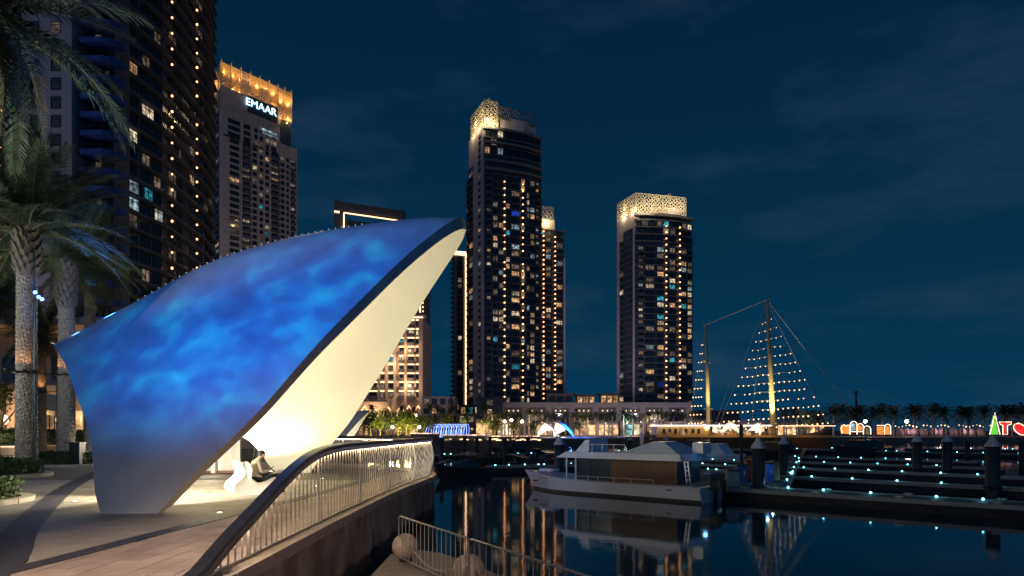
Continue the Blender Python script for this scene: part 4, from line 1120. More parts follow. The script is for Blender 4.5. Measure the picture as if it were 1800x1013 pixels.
# --- pale tower with the lit company sign
T = Tower('office_tower', 'pale tower with glowing golden crown and a lit white sign near its top', 'tower', -135, 350)
D1 = 330; A = (gx(388, D1), D1); B = (gx(520, 363), 363); wl = (gx(367, 352), 352)
zt = gz(152, D1); zs = gz(262, 363)
full = (B[0] - A[0], B[1] - A[1])
P1 = lerp2(A, B, .77)
T.prism('wall', [A, B, (B[0] - 16, B[1] + 20), wl], 0, zs, 'conc_tan')
T.prism('upper_wall', [A, P1, (P1[0] - 14, P1[1] + 16), wl], zs, zt, 'conc_tan')
T.prism('setback_wall', [lerp2(A, B, .77), lerp2(A, B, .93), (B[0] - 14, B[1] + 18), (P1[0] - 12, P1[1] + 18)], zs, zs + 13, 'glass_dark')
fh = 3.3
nlow = int((zs - 8) / fh)
T.facade(A, B, 3, nlow, fh, [(.10, .235, 'w'), (.265, .37, 'b'), (.395, .46, 'w'), (.485, .54, 'w'), (.565, .62, 'w'), (.645, .755, 'b'), (.775, .84, 'w'), (.86, .90, 'w'), (.92, .985, 'b')], .14, slab=(.7, .25, 'conc_tan'), pier='conc_tan', wfrac=.62)
nup = int((zt - zs - 12) / fh)
T.facade(A, P1, 3 + nlow * fh, nup + 2, fh, [(.10, .32, 'w'), (.36, .52, 'w'), (.54, .72, 'w'), (.74, .95, 'w')], .05, slab=(.7, .25, 'conc_tan'), wfrac=.66)
T.facade(wl, A, 3, int((zt - 10) / fh), fh, [(.15, .45, 'w'), (.55, .85, 'w')], .05, slab=(.8, .3, 'conc_tan'), wfrac=.5)
O, d, n, L, rz = T.frame(A, B)
for u in (.0, .25, .38, .475, .55, .63, .765, .99):
    p = O + d * L * u
    hh = zt - 3 if u < .7 else zs
    ob('pier', MB().box((0, -.3, hh / 2), (1.6 if u in (0, .99) else .8, .6, hh)).mesh('pier', M['conc_tan']), T.root, (p.x, p.y, 0), (0, 0, rz))
for (q, P_) in ((A, P1), (wl, A)):
    T.part('parapet', MB().prism([T.L(x) for x in (shift(q, n, .7), shift(P_, n, .7), P_, q)], zt - 8, zt + .5), 'conc_tan')
# sign: dark glass board with lit lettering
Ls = (Vector(P1) - Vector(A)).length; rz = T.frame(A, P1)[4]
sp = T.L(shift(lerp2(A, P1, .68), n, .85))
sg = ob('sign_board', MB().box((0, -.1, 0), (Ls * .52, .35, 8.5)).mesh('sign_board', M['glass_dark']), T.root, (sp[0], sp[1], zt - 3.6), (0, 0, rz))
fc = bpy.data.curves.new('sign_lettering', 'FONT'); fc.body = 'EMAAR'; fc.size = 5.4; fc.extrude = .15; fc.align_x = 'CENTER'; fc.space_character = 1.02
fc.materials.append(emat('sign_white', (0.50, 0.82, 1.0), 2.2))
lt = ob('sign_lettering', fc, sg, (-.6, -.55, -1.2), (R(90), 0, 0))
me_ = bpy.data.meshes.new_from_object(lt.evaluated_get(bpy.context.evaluated_depsgraph_get())); bpy.data.objects.remove(lt); ob('sign_lettering', me_, sg, (-1.0, -.55, -.9), (R(90), 0, 0))
for i, zz in enumerate((-8.5, -10.4)):
    ob('window', win_mesh(9.0, 1.5, 'w_cool'), T.root, (sp[0] + d.x * 4.0 + n.x * .2, sp[1] + d.y * 4.0 + n.y * .2, zt - 6.5 + zz + 1.0), (0, 0, rz))
# golden crown: slatted screen with posts and braces
Bc = (gx(512, 361), 361)
O2, d2, n2, L2, rz2 = T.frame((A[0], A[1] + .6), Bc)
hc = 12.5
def crown(O2, L2, rz2, z, h):
    b = MB()
    k = 0; zz = .3
    while zz < h:
        b.box((L2 / 2, .25, zz), (L2, .14, .46)); zz += .85
    ob('crown_slats', b.mesh('crown_slats', M['screen_gold']), T.root, (O2.x, O2.y, z), (0, 0, rz2))
    npst = max(2, int(L2 / 4.6))
    for i in range(npst + 1):
        ob('crown_post', MB().box((0, -.1, h / 2 + .5), (.55, .6, h + 1.2)).mesh('crown_post', M['screen_gold']), T.root, (O2.x + math.cos(rz2) * L2 * i / npst, O2.y + math.sin(rz2) * L2 * i / npst, z), (0, 0, rz2))
    for i in range(npst):
        hh = h * ((.55, .98, .0, .75, .35, .9, .6)[i % 7])
        if hh > 0: ob('crown_panel', MB().box((L2 * (i + .5) / npst, 1.0, h - hh / 2), (L2 / npst * .94, .12, hh)).mesh('crown_panel', M['screen_gold']), T.root, (O2.x, O2.y, z), (0, 0, rz2))
    for i in (0, 1, 5):
        if i < npst:
            x0, x1 = L2 * i / npst, L2 * (i + 1) / npst
            ob('crown_brace', MB().bar((x0, -.1, .6), (x1, -.1, h * .8), .4, .4, up=(0, 1, 0)).mesh('crown_brace', M['screen_gold']), T.root, (O2.x, O2.y, z), (0, 0, rz2))
crown(O2, L2 * .80, rz2, zt + .6, hc)
pq = Vector(T.L((A[0], A[1] + .6))) + d2 * L2 * .80
crown(pq, L2 * .20, rz2, zs + 13.5, zt + hc - zs - 13)
wq = T.frame(wl, A); crown(wq[0], wq[3], wq[4], zt - 6, hc + 5)
for i in range(9):
    u = .04 + .115 * i; p = Vector((A[0], A[1] + .6)) + Vector(d2) * L2 * u
    for dz, o, e in ((1.5, -.62, 520), (8.5, -.62, 420), (10.5, 2.8, 240)) if u < .8 else ((-12, -.62, 520), (-2, -.62, 420), (6, -.62, 420), (8, 2.2, 400), (-4, 2.2, 400)):
        q = p + Vector(n2) * o; lamp('crown_light', 'POINT', (q.x, q.y, zt + dz), e, (1.0, 0.56, 0.19), .3)
for u in (.2, .7):
    p = lerp2(wl, A, u); lamp('crown_light', 'POINT', (p[0] - 2.2, p[1] - 1.0, zt + 5), 900, (1.0, 0.58, 0.20), .5)
T.finish()

# --- tower with the light frame at its top, and the lit hotel wing beneath
T = Tower('hotel_tower', 'dark tower with a warm light frame round its top, rising behind the shell', 'tower', -72, 340)
A, B = (gx(587, 330), 330), (gx(711, 346), 346)
zt = gz(352, 330)
T.prism('wall', [A, B, (B[0] - 3, B[1] + 22), (A[0] - 3, A[1] + 22)], 0, zt - 9, 'glass_dark')
for u in (.0, .92):
    q = lerp2(A, B, u); q2 = lerp2(A, B, u + .08)
    T.part('corner_post', MB().prism([T.L(x) for x in (shift(q, (.15, -.98), .8), shift(q2, (.15, -.98), .8), shift(q2, (0, 1), 3), shift(q, (0, 1), 3))], 0, zt), 'conc_dark')
T.part('crown_beam', MB().prism([T.L(x) for x in (shift(A, (.15, -.98), .6), shift(B, (.15, -.98), .6), shift(B, (0, 1), 4), shift(A, (0, 1), 4))], zt - 4.5, zt - .3), 'conc_dark')
T.facade(A, B, 3, 32, 3.2, [(.15, .3, 'w'), (.33, .48, 'w'), (.51, .66, 'w'), (.69, .84, 'w')], .1, slab=(.4, .3, 'conc_grey'))
O, d, n, L, rz = T.frame(A, B)
b = MB().bar((L * .13, -1.1, zt - 6), (L * .93, -1.1, zt - 6), .5, .5).bar((L * .13, -1.1, zt - 6), (L * .13, -1.1, 20), .5, .5).bar((L * .93, -1.1, zt - 6), (L * .93, -1.1, 20), .5, .5)
ob('light_frame', b.mesh('light_frame', M['led_warm']), T.root, (O.x, O.y, 0), (0, 0, rz))
b = MB().box((L * .035, -1.0, zt - 6), (L * .07, .3, .9)).box((L * .965, -1.0, zt - 6), (L * .07, .3, .9)); ob('ledge_light', b.mesh('ledge_light', M['led_warm']), T.root, (O.x, O.y, 0), (0, 0, rz))
T.finish()

T = Tower('hotel_tower', 'warm lit hotel wing with arches at its foot, right of the shell', 'hotel', -46, 280)
A, B = (gx(585, 262), 262), (gx(745, 262), 262)
zt = gz(560, 262)
T.prism('wall', [A, B, (B[0], 285), (A[0], 285)], 0, zt, 'conc_tan')
T.prism('upper_wall', [(gx(690, 262), 263), (gx(744, 262), 263), (gx(744, 262), 284), (gx(690, 262), 284)], zt, zt + 22, 'conc_dark')
LW = (gx(745, 262) - gx(585, 262))
def hb(px): return (px - 585) / 160.0
bays = [(hb(600), hb(618), 'b'), (hb(624), hb(640), 'b'), (hb(648), hb(664), 'b'), (hb(668), hb(676), 'w'), (hb(682), hb(692), 'w'), (hb(701), hb(711), 'b'), (hb(716), hb(729), 'b'), (hb(731), hb(736), 'w')]
T.facade(A, B, 14.5, 9, 3.55, bays, .42, slab=None, wfrac=.7)
for px in (680, 695, 713, 741): T.part('pilaster', MB().box((gx(px, 262) + 46, 262 - 280 - .4, zt / 2), (1.1, .8, zt)), 'conc_tan')
T.part('cornice', MB().box((gx(738, 262) + 46, -18.6, zt + .6), (gx(748, 262) - gx(725, 262), 1.4, 1.4)), 'conc_tan')
T.part('light_strip', MB().box((gx(738, 262) + 46, -17.4, zt + 9), (.45, .3, 13)).box((gx(735, 262) + 46, -19.4, zt + .2), (4.2, .3, .5)), 'led_warm')
b = MB()
for k in range(9): b.ball((gx(743, 262) + 46, -17.3, zt + 3 + k * 1.7), .3, 6, 4)
T.part('light_string', b, 'bulb_soft')
# warm niche lamps over every balcony door
k = 0
for u0, u1, kd in bays:
    for f in range(9):
        x = A[0] + LW * (u0 + u1) / 2 + 46; z = 14.5 + f * 3.55 + 3.05
        b = MB().box((x, -18.12, z), (LW * (u1 - u0) * .9, .2, .5)); b.build('niche_light', M['bulb_soft'] if (f * 7 + k) % 3 else M['led_warm'], T.root)
    k += 1
for px in (641, 657, 681, 705, 719, 735):
    x = gx(px, 262) + 46; w = 1.6; b = MB(); P_ = [(x - w, -18.3, 7.6), (x - w * .8, -18.3, 9.6), (x, -18.3, 11.6), (x + w * .8, -18.3, 9.6), (x + w, -18.3, 7.6)]
    b.tube(P_, .22, 5); b.build('arch_light', M['bulb_soft'], T.root)
    MB().box((x, -18.1, 6.0), (w * 1.7, .25, 4.4)).build('arched_window', M['w_dim'], T.root)
T.part('terrace_roof', MB().box((gx(655, 262) + 46, -20, 13.4), (12, 3.4, .4)), 'conc_dark')
T.finish()
for px, z, e in ((655, 9, 900), (715, 20, 700), (715, 34, 500), (690, 28, 500), (650, 24, 500)):
    lamp('hotel_light', 'POINT', (gx(px, 258), 258, z), e * 2.6, (1.0, 0.58, 0.26), .5)

# --- slim tower slice beside the tallest one
T = Tower('apartment_tower', 'slim tower edge with one tall warm light strip, left of the tallest tower', 'tower', -25, 372)
A, B = (gx(796, 360), 360), (gx(832, 364), 364); zt = gz(441, 360)
T.prism('wall', [A, B, (B[0], 384), (A[0], 380)], 0, zt, 'conc_dark')
T.facade(A, B, 16, 26, 3.2, [(.08, .18, 'p'), (.24, .44, 'w'), (.50, .60, 'p')], .2, slab=None, pier='conc_grey')
O, d, n, L, rz = T.frame(A, B)
ob('light_frame', MB().box((L * .62, -.7, zt / 2 + 8), (.8, .4, zt - 16)).box((L * .36, -.7, zt - 1.2), (L * .6, .4, 2.2)).mesh('light_frame', M['led_warm']), T.root, (O.x, O.y, 0), (0, 0, rz))
b = MB()
for k in range(30): b.box((-.5, 0, 18 + k * 2.7), (1.2, 1.2, 1.2))
ob('balcony_edge', b.mesh('balcony_edge', M['conc_dark']), T.root, (O.x, O.y, 0), (0, 0, rz))
T.facade(A, B, 2, 4, 3.6, [(.05, .3, 'w'), (.35, .6, 'w')], .9, slab=None)
T.finish()

# --- big dark tower at the left
T = Tower('apartment_tower', 'large dark tower at the left with blue balconies and two long bulb strings', 'tower', -90, 140)
f0, f1, f2, f3, f4 = (-104, 117), (-78.2, 117), (-74.2, 139), (-75.9, 161), (-79.5, 174)
H = 128; fh = 3.36
T.prism('wall', [(-86.2, 124), (-76.6, 124.5), f2, f3, f4, (-100, 176)], 0, H, 'glass_dark')
T.prism('pale_wall', [(gx(38, 117), 117), (gx(126, 117), 117), (gx(126, 117), 128), (gx(38, 117), 128)], 0, H, 'conc_lilac')
T.prism('recess_wall', [(gx(126, 117), 121), (gx(200, 121), 121), (gx(200, 121), 126), (gx(126, 117), 126)], 0, H, 'conc_dark')
T.prism('left_wing', [(gx(-60, 122), 122), (gx(38, 120), 120), (gx(38, 120), 134), (gx(-60, 122), 134)], 0, H, 'glass_dark')
A_, B_ = (gx(38, 117), 117), (gx(126, 117), 117)
T.facade(A_, B_, 1.5, 37, fh, [(.16, .36, 'w'), (.58, .79, 'w')], .07, slab=None, wfrac=.62)
T.facade((gx(126, 117), 121), (gx(200, 121), 121), 1.5, 37, fh, [(.3, .62, 'w'), (.66, .86, 'w')], .10, slab=None, wfrac=.72)
T.facade((gx(-60, 122), 122), (gx(38, 120), 120), 1.5, 37, fh, [(.1, .3, 'w'), (.35, .55, 'w'), (.6, .8, 'w')], .05, slab=(.4, .5, 'conc_dark'))
T.string((gx(-60, 122), 122), (gx(38, 120), 120), .72, 1.0, 30, 100, fh, r=.16)
bx0, bx1 = gx(131, 117), gx(200, 117)
arc = [(bx0, 121), (bx0, 118.2), (bx0 + .3, 117.9), (bx0 + 4.4, 117.7), (bx0 + 5.6, 118.3), (bx1 - .3, 119.6), (bx1, 121)]
bal_b = MB().prism([T.L(p) for p in arc], 0, .95)
bm2 = bal_b.mesh('balcony', M['slab_blue_spill'])
rail_b = MB()
for k in range(len(arc) - 1): 
    a, c = T.L(arc[k]), T.L(arc[k + 1]); rail_b.bar((a[0], a[1], 1.75), (c[0], c[1], 1.75), .07)
for k in range(1, len(arc) - 1): a = T.L(arc[k]); rail_b.bar((a[0], a[1], .95), (a[0], a[1], 1.75), .06)
rb2 = rail_b.mesh('balcony_rail', M['frame_dark'])
for k in range(37):
    o = ob('balcony', bm2, T.root, (0, 0, 1.2 + k * fh)); ob('balcony_rail', rb2, o)
for (A, B, bays, lit) in (((-76.6, 124.5), f2, [(.06, .24, 'w'), (.28, .50, 'w'), (.56, .74, 'w'), (.80, .96, 'w')], .07), (f2, f3, [(.10, .30, 'w'), (.34, .42, 'w'), (.62, .74, 'w'), (.78, .96, 'w')], .04), (f3, f4, [(.1, .4, 'w'), (.55, .9, 'w')], .07)):
    T.facade(A, B, 1.5, 37, fh, bays, lit, slab=(.55, 1.0, 'conc_dark'), wfrac=.74)
T.string(f2, f3, .06, 1.35, 3, 126, fh, r=.26, gaps=(22,)); T.string(f2, f3, .66, 1.35, 3, 126, fh, r=.26, gaps=(22,))
T.finish()

# added fill lamps that brighten the pale facades
for i, (p, q, e, sp_, lab) in enumerate([((-62, 262, 15), (-16, 309, 80), 42000, 75, 'added facade fill lamp left of the tallest tower'), ((30, 292, 14), (60, 338, 60), 30000, 80, 'added facade fill lamp left of the right hand tower'), ((-92, 262, 16), (-132, 348, 95), 60000, 75, 'added facade fill lamp before the tower with the sign'), ((-108, 84, 6), (-84, 117, 45), 11000, 85, 'added facade fill lamp at the foot of the big left tower'), ((-20, 214, 13), (-40, 262, 30), 3500, 80, 'added facade fill lamp before the hotel wing'), ((20, 205, 8), (30, 240, 9), 3500, 130, 'added facade fill lamp before the long podium, left one'), ((52, 205, 8), (55, 240, 9), 3500, 130, 'added facade fill lamp before the long podium, right one')]):
    t = thing('facade_fill_lamp', lab, 'floodlight', p, 0, 'added fill lamps for the far facades')
    MB().box((0, 0, -.5), (.4, .4, 1.0)).build('bracket', M['black_steel'], t); MB().box((0, 0, .2), (1.0, .5, .6)).build('housing', M['black_steel'], t)
    lamp('facade_fill_light', 'SPOT', (p[0], p[1] + .2, p[2] + .8), e, (1.0, .84, .90), .3, q, sp_, .8)

# cool lit rooms low on the big left tower
bt = [o for o in C.objects if o.name.startswith('apartment_tower') and 'large dark tower' in o.get('label', '')][0]
A_, B_ = Vector((-76.6, 124.5)), Vector((-74.2, 139)); dd = (B_ - A_).normalized(); nn = Vector((dd.y, -dd.x)); rz = math.atan2(dd.y, dd.x)
for u, py, w, m in ((.40, 333, 3.2, 'w_cool'), (.40, 350, 3.2, 'w_cool'), (.70, 350, 2.6, 'w_teal'), (.90, 372, 2.6, 'w_cool'), (.90, 388, 2.6, 'w_white'), (.40, 116, 2.6, 'w_warm'), (.72, 190, 2.4, 'w_white'), (.40, 252, 2.6, 'w_white')):
    p = A_.lerp(B_, u) + nn * .14; k = round((gz(py, p.y) - 1.5) / 3.36 - .5); ob('window', win_mesh(w, 2.5, m), bt, (p.x + 90, p.y - 140, 1.5 + (k + .5) * 3.36 + .06), (0, 0, rz))
# ------------------------------------------------------------------ far shore
T = Tower('podium_building', 'long low pale building with eight square bays between the towers', 'building', 30, 250, 'low buildings on the far shore')
x0, x1 = gx(882, 240), gx(1211, 240); zt = gz(708, 240)
MB().box(((x0 + x1) / 2 - 30, 0, zt / 2), (x1 - x0 - .4, 19, zt - .2)).build('wall', M['glass_dark'], T.root)
MB().box(((x0 + x1) / 2 - 30, -10.2, zt - .9), (x1 - x0, 1.6, 1.9)).build('cornice', M['conc_tan'], T.root)
MB().box(((x0 + x1) / 2 - 30, -10, zt - 3.0), (x1 - x0, 1.0, 1.8)).build('frieze', M['conc_grey'], T.root)
nb_ = 8
for i in range(nb_ + 1):
    x = x0 + (x1 - x0) * i / nb_ - 30
    MB().box((x, -10.2, zt / 2 - .6), (2.2, 1.1, zt - 1.2)).build('pier', M['conc_tan'], T.root)
    if i < nb_:
        xm = x + (x1 - x0) / nb_ / 2; w = (x1 - x0) / nb_ - 2.6
        m = ['w_dark', 'w_dim', 'w_dark', 'w_dark', 'w_dark', 'w_dark', 'w_white', 'w_dark'][i]
        ob('window', win_mesh(w * .9, 4.6, m), T.root, (xm, -9.6, zt - 6.4))
        for k in (-1, 0, 1): MB().ball((xm + k * w * .28, -10.75, zt - 3.0), .21, 6, 4).build('downlight', M['bulb_sail'], T.root)
for px in (903, 1030, 1055, 1080): pass
T = None
def pent(label, px0, px1, D, py0, py1, mat='w_warm', cat='building'):
    t = thing('roof_pavilion', label, cat, (gx((px0 + px1) / 2, D), D, 0), 0, 'low buildings on the far shore')
    w = gx(px1, D) - gx(px0, D); z0, z1 = gz(py1, D), gz(py0, D)
    MB().box((0, 3, z0 / 2), (w, 6, z0)).build('base', M['conc_dark'], t)
    MB().box((0, 3, (z0 + z1) / 2), (w * .9, 5, z1 - z0)).build('wall', M['conc_tan'], t)
    for k in range(3): ob('window', win_mesh(w * .24, (z1 - z0) * .7, mat), t, ((k - 1) * w * .29, .4, (z0 + z1) / 2))
    MB().box((0, 3, z1 + .2), (w * 1.05, 6.4, .5)).build('roof', M['conc_grey'], t)
pent('warm lit rooftop pavilion behind the podium, left of two', 1012, 1048, 268, 695, 712)
pent('warm lit rooftop pavilion behind the podium, right of two', 1054, 1090, 268, 693, 712)
pent('dark roof block between tower foot and warm pavilions', 960, 1010, 268, 693, 712, 'w_dark')
def lowblock(label, px0, px1, D, py, rows, lit=.1, mat='conc_tan', gl=.8):
    T = Tower('low_building', label, 'building', gx((px0 + px1) / 2, D), D + 6, 'low buildings on the far shore')
    A, B = (gx(px0, D), D), (gx(px1, D), D); z = gz(py, D)
    T.prism('wall', [A, B, (B[0], D + 12), (A[0], D + 12)], 0, z, mat)
    n = max(2, int((px1 - px0) / 14)); fh = z / rows
    T.facade(A, B, 0, rows, fh, [((i + .12) / n, (i + .88) / n, 'w') for i in range(n)], lit, slab=(.4, .3, mat), wfrac=.6)
    T.finish(); return T
lowblock('pale low block with dark windows between hotel and slim tower', 742, 800, 250, 698, 4)
lowblock('low grey parking block behind the trees', 760, 880, 232, 728, 2, .06, 'conc_grey')
lowblock('dark low block in front of the tallest tower', 838, 884, 236, 700, 4, .3, 'conc_dark')
lowblock('low dark block behind the ship masts', 1212, 1300, 262, 722, 3, .15, 'conc_dark')
# shops and restaurants along the quay: warm glazed fronts
mat_shop = winmat('shop_interior', (1.0, 0.56, 0.26), 1.7, 0.55); mat_shop_w = winmat('shop_interior_white', (1.0, 0.80, 0.52), 1.9, 0.5); mat_shop_c = winmat('shop_interior_cyan', (0.30, 0.85, 0.85), 1.3, .5)
rs = random.Random(5)
shops = [(600, 662, 0), (664, 735, 0), (836, 872, 0), (874, 902, 1), (904, 940, 0), (942, 985, 0), (1010, 1050, 0), (1052, 1088, 0), (1090, 1112, 2), (1114, 1136, 1), (1138, 1165, 0), (1167, 1200, 0), (1202, 1250, 0), (1252, 1300, 1), (1302, 1345, 0), (1350, 1400, 0), (1402, 1450, 0)]
for i, (a, b_, k) in enumerate(shops):
    D = 214 + rs.uniform(-3, 3) + (0 if a < 1200 else 12); w = gx(b_, D) - gx(a, D)
    t = thing('shop', ['warm glowing quay shop', 'white lit quay shop', 'cyan lit quay shop'][k] + ', number %d' % 0 if 0 else ['warm glowing waterfront shop front', 'bright white waterfront shop front', 'cyan lit waterfront shop front'][k], 'shop', (gx((a + b_) / 2, D), D, 0), 0, ['warm shop fronts along the far quay', 'white shop fronts along the far quay', 'cyan shop fronts along the far quay'][k])
    h = rs.uniform(4.6, 5.6)
    MB().box((0, 4, h / 2), (w - .2, 7.6, h)).build('wall', M['conc_tan'], t)
    MB().box((0, -.6, h - .3), (w, 2.2, .4)).build('canopy', M['conc_grey'], t)
    n = max(2, int(w / 2.6))
    for j in range(n):
        me = MB(); ww = w / n * .84; x = -w / 2 + w * (j + .5) / n
        me.box((0, 0, 0), (ww, .08, h * .66)); me.box((0, -.06, h * .12), (ww, .06, .1), mi=1)
        me.build('glazing', [(mat_shop, mat_shop_w, mat_shop_c)[k] if rs.random() < .78 else M['w_dim'], M['frame_dark']], t, loc=(x, .12, h * .40))
    for j in range(max(1, int(w / 4))): MB().ball((-w / 2 + (j + .5) * 4, -1.7, h - .75), .17, 6, 4).build('downlight', M['led_white'] if rs.random() < .4 else M['bulb_soft'], t)
for px, e, c in ((660, 800, (1, .6, .3)), (700, 500, (1, .6, .3)), (860, 700, (1, .6, .3)), (925, 900, (1, .66, .36)), (1030, 900, (1, .6, .3)), (1100, 700, (.6, .95, .9)), (1140, 800, (1, .66, .36)), (1230, 800, (1, .6, .3)), (1330, 700, (1, .7, .4)), (1420, 600, (1, .66, .36))):
    lamp('quay_light', 'POINT', (gx(px, 200), 200, 4.5), e * 1.4, c, .5)
# far promenade lamp posts with star-bright heads
for i, (px, py, D, r, lab) in enumerate([(731, 731, 150, .42, 'bright white street lamp above the trees left of the light tunnel'), (690, 751, 130, .3, 'round globe lamp among the lit trees, left one'), (737, 751, 130, .3, 'round globe lamp beside the blue light tunnel'), (887, 741, 190, .42, 'bright lamp post before the warm shops, first of three'), (899, 739, 190, .42, 'bright lamp post before the warm shops, middle of three'), (918, 741, 190, .42, 'bright lamp post before the warm shops, last of three'), (1521, 741, 190, .5, 'bright lamp just right of the lit arches'), (1594, 741, 190, .5, 'bright lamp among the palms between arches and huts')]):
    z = gz(py, D); t = thing('lamp_post', lab, 'street lamp', (gx(px, D), D, 0), 0, 'lamp posts on the far promenade')
    MB().lathe([(.12, 0), (.08, z)], n=6).build('pole', M['black_steel'], t)
    MB().ball((0, 0, z), r, 8, 6).build('globe', emat('lamp_globe', (1.0, .84, .62), 14.0), t)
    lamp('lamp_post_light', 'POINT', (gx(px, D), D - 1.0, z), 500, (1, .8, .55), .4)
# trees on the far shore: real trunks and leafy crowns
def crown_mesh(seed, r, n, size, mats):
    b = MB(); rnd0 = random.Random(seed); lobes = [(Vector((rnd0.uniform(-.55, .55) * r, rnd0.uniform(-.55, .55) * r, rnd0.uniform(-.35, .5) * r)), rnd0.uniform(.4, .62) * r) for _ in range(7)]
    def fn(rnd):
        c, q = rnd.choice(lobes); d = Vector((rnd.gauss(0, 1), rnd.gauss(0, 1), rnd.gauss(0, 1))).normalized()
        return c + d * q * rnd.uniform(.55, 1.05), d
    leaf_blob(b, fn, n, size, seed)
    return b.mesh('crown', mats)
mat_tree = leafmat('tree_leaf', (0.085, 0.12, 0.03)); mat_tree_b = leafmat('tree_leaf_light', (0.14, 0.16, 0.035))
CR = [crown_mesh(s, 2.2, 1100, .30, [mat_tree, mat_tree_b]) for s in (1, 2, 3)]
def limbs(seed, h):
    rnd = random.Random(seed); b = MB().tube([(0, 0, 0), (.05, 0, h * .5), (0, .05, h)], [.16, .12, .09], 6)
    for k in range(4):
        a = k * 1.7 + seed; b.tube([(0, 0, h * .72), (math.cos(a) * .7, math.sin(a) * .7, h * 1.05), (math.cos(a) * 1.2, math.sin(a) * 1.2, h * 1.35)], [.07, .05, .02], 4)
    return b.mesh('trunk', mat_trunk)
LB = [limbs(s, 2.4) for s in (1, 2, 3)]
trees = [(652, 740, 128, 'y'), (668, 745, 132, 'y'), (682, 738, 138, 'd'), (700, 741, 122, 'y'), (714, 738, 126, 'y'), (722, 742, 120, 'y'), (745, 745, 140, 'o'), (757, 742, 146, 'd'), (780, 741, 176, 'o'), (816, 740, 178, 'Y'), (853, 742, 178, 'Y'), (640, 745, 110, 'd'), (868, 748, 186, 'd'), (905, 750, 180, 'o'), (935, 751, 182, 'd'), (1018, 752, 190, 'd'), (870, 752, 176, 'o')]
wordz = {'y': ('young tree lit yellow green from below by the far quay', 'yellow green lit trees on the far quay'), 'o': ('small tree with olive crown in front of the lit shops', 'small olive trees on the far quay'), 'd': ('dark bushy tree on the far promenade', 'dark bushy trees on the far quay'), 'Y': ('little bright yellow lit tree beside the light tunnel', 'bright yellow lit trees on the far quay')}
for i, (px, py, D, k) in enumerate(trees):
    s = (.62 if k == 'Y' else 1.0) * rs.uniform(.8, 1.1); z = gz(py, D)
    t = thing('tree', wordz[k][0], 'tree', (gx(px, D), D, 0), rs.uniform(0, 6), wordz[k][1])
    ob('trunk', LB[i % 3], t, (0, 0, 0), (0, 0, 0), (s, s, z / 2.4 * .75)); ob('crown', CR[i % 3], t, (0, 0, z), (0, 0, 0), (s, s, s))
    if k in 'yYo': lamp('tree_uplight', 'POINT', (gx(px, D) + .3, D - 2.4 * s, max(.6, z - 1.6)), {'y': 480, 'Y': 420, 'o': 170}[k], (1.0, .90, .12) if k != 'o' else (1, .62, .2), .25)
# palms in rows: light crowns, one shared mesh
def far_palm(seed, sc):
    rnd = random.Random(seed); b = MB()
    for i in range(26):
        az = i * 2.39996; el = R(75 - 110 * (i / 26)); L = 2.7 * rnd.uniform(.85, 1.1) * sc
        path = []
        for j in range(6):
            s = j / 5; r_ = L * s * math.cos(el); z = L * s * math.sin(el) - L * .5 * s * s
            path.append(Vector((math.cos(az) * r_, math.sin(az) * r_, z)))
        for j in range(5):
            p, q = path[j], path[j + 1]; d = (q - p).normalized(); sd = d.cross(Vector((0, 0, 1))).normalized()
            for k in range(3):
                a = p.lerp(q, k / 3); w = .5 * sc * (1 - .5 * j / 5)
                for s_ in (-1, 1): b.add([a, a + d * .14, a + sd * s_ * w + d * .35 - Vector((0, 0, .18))], [(0, 1, 2)], 0)
    return b.mesh('crown', mat_frond)
FP = [far_palm(s, 1.0) for s in (1, 2, 3)]
FT = MB().tube([(0, 0, 0), (.05, 0, .5), (0, 0, 1)], [.26, .22, .2], 7).mesh('trunk', mat_trunk)
def fpalm(px, D, py, label, group, s=1.0):
    z = gz(py, D); t = thing('palm_tree', label, 'palm tree', (gx(px, D), D, 0), rs.uniform(0, 6), group)
    ob('trunk', FT, t, sc=(1, 1, z)); ob('crown', FP[rs.randrange(3)], t, (0, 0, z), sc=(s, s, s))
    return t
for i in range(24):
    px = 868 + i * 15.2 + rs.uniform(-5, 5); fpalm(px, 203 + rs.uniform(-4, 4), 730 + rs.uniform(-5, 4), 'dark palm in the row before the podium and lit shops', 'palms before the podium', 1.05)
for i in range(9):
    px = 655 + i * 24 + rs.uniform(-6, 6); fpalm(px, 224 + rs.uniform(-4, 4), 722 + rs.uniform(-6, 6), 'dark palm beneath the lit hotel and low blocks', 'palms beneath the hotel', 1.25)
for i, px in enumerate((1466, 1478, 1500, 1512, 1536, 1548, 1572, 1604, 1610, 1640, 1657, 1690, 1700, 1728, 1766, 1782, 1800, 1440, 1424, 1400, 1378)):
    fpalm(px + rs.uniform(-3, 3), 205 + rs.uniform(-6, 6), 724 + rs.uniform(-3, 4) + (9 if px < 1462 else 0), 'dark date palm in the row along the right shore', 'palms along the right shore', 2.0)
t = thing('palm_mast', 'tall thin dark mast with palm shaped top above the right shore', 'mast', (gx(1505, 215), 215, 0))
MB().tube([(0, 0, 0), (0, 0, gz(692, 215))], [.45, .3], 7).build('pole', M['black_steel'], t)
ob('palm_top', FP[0], t, (0, 0, gz(690, 215)), sc=(.6, .6, .55))
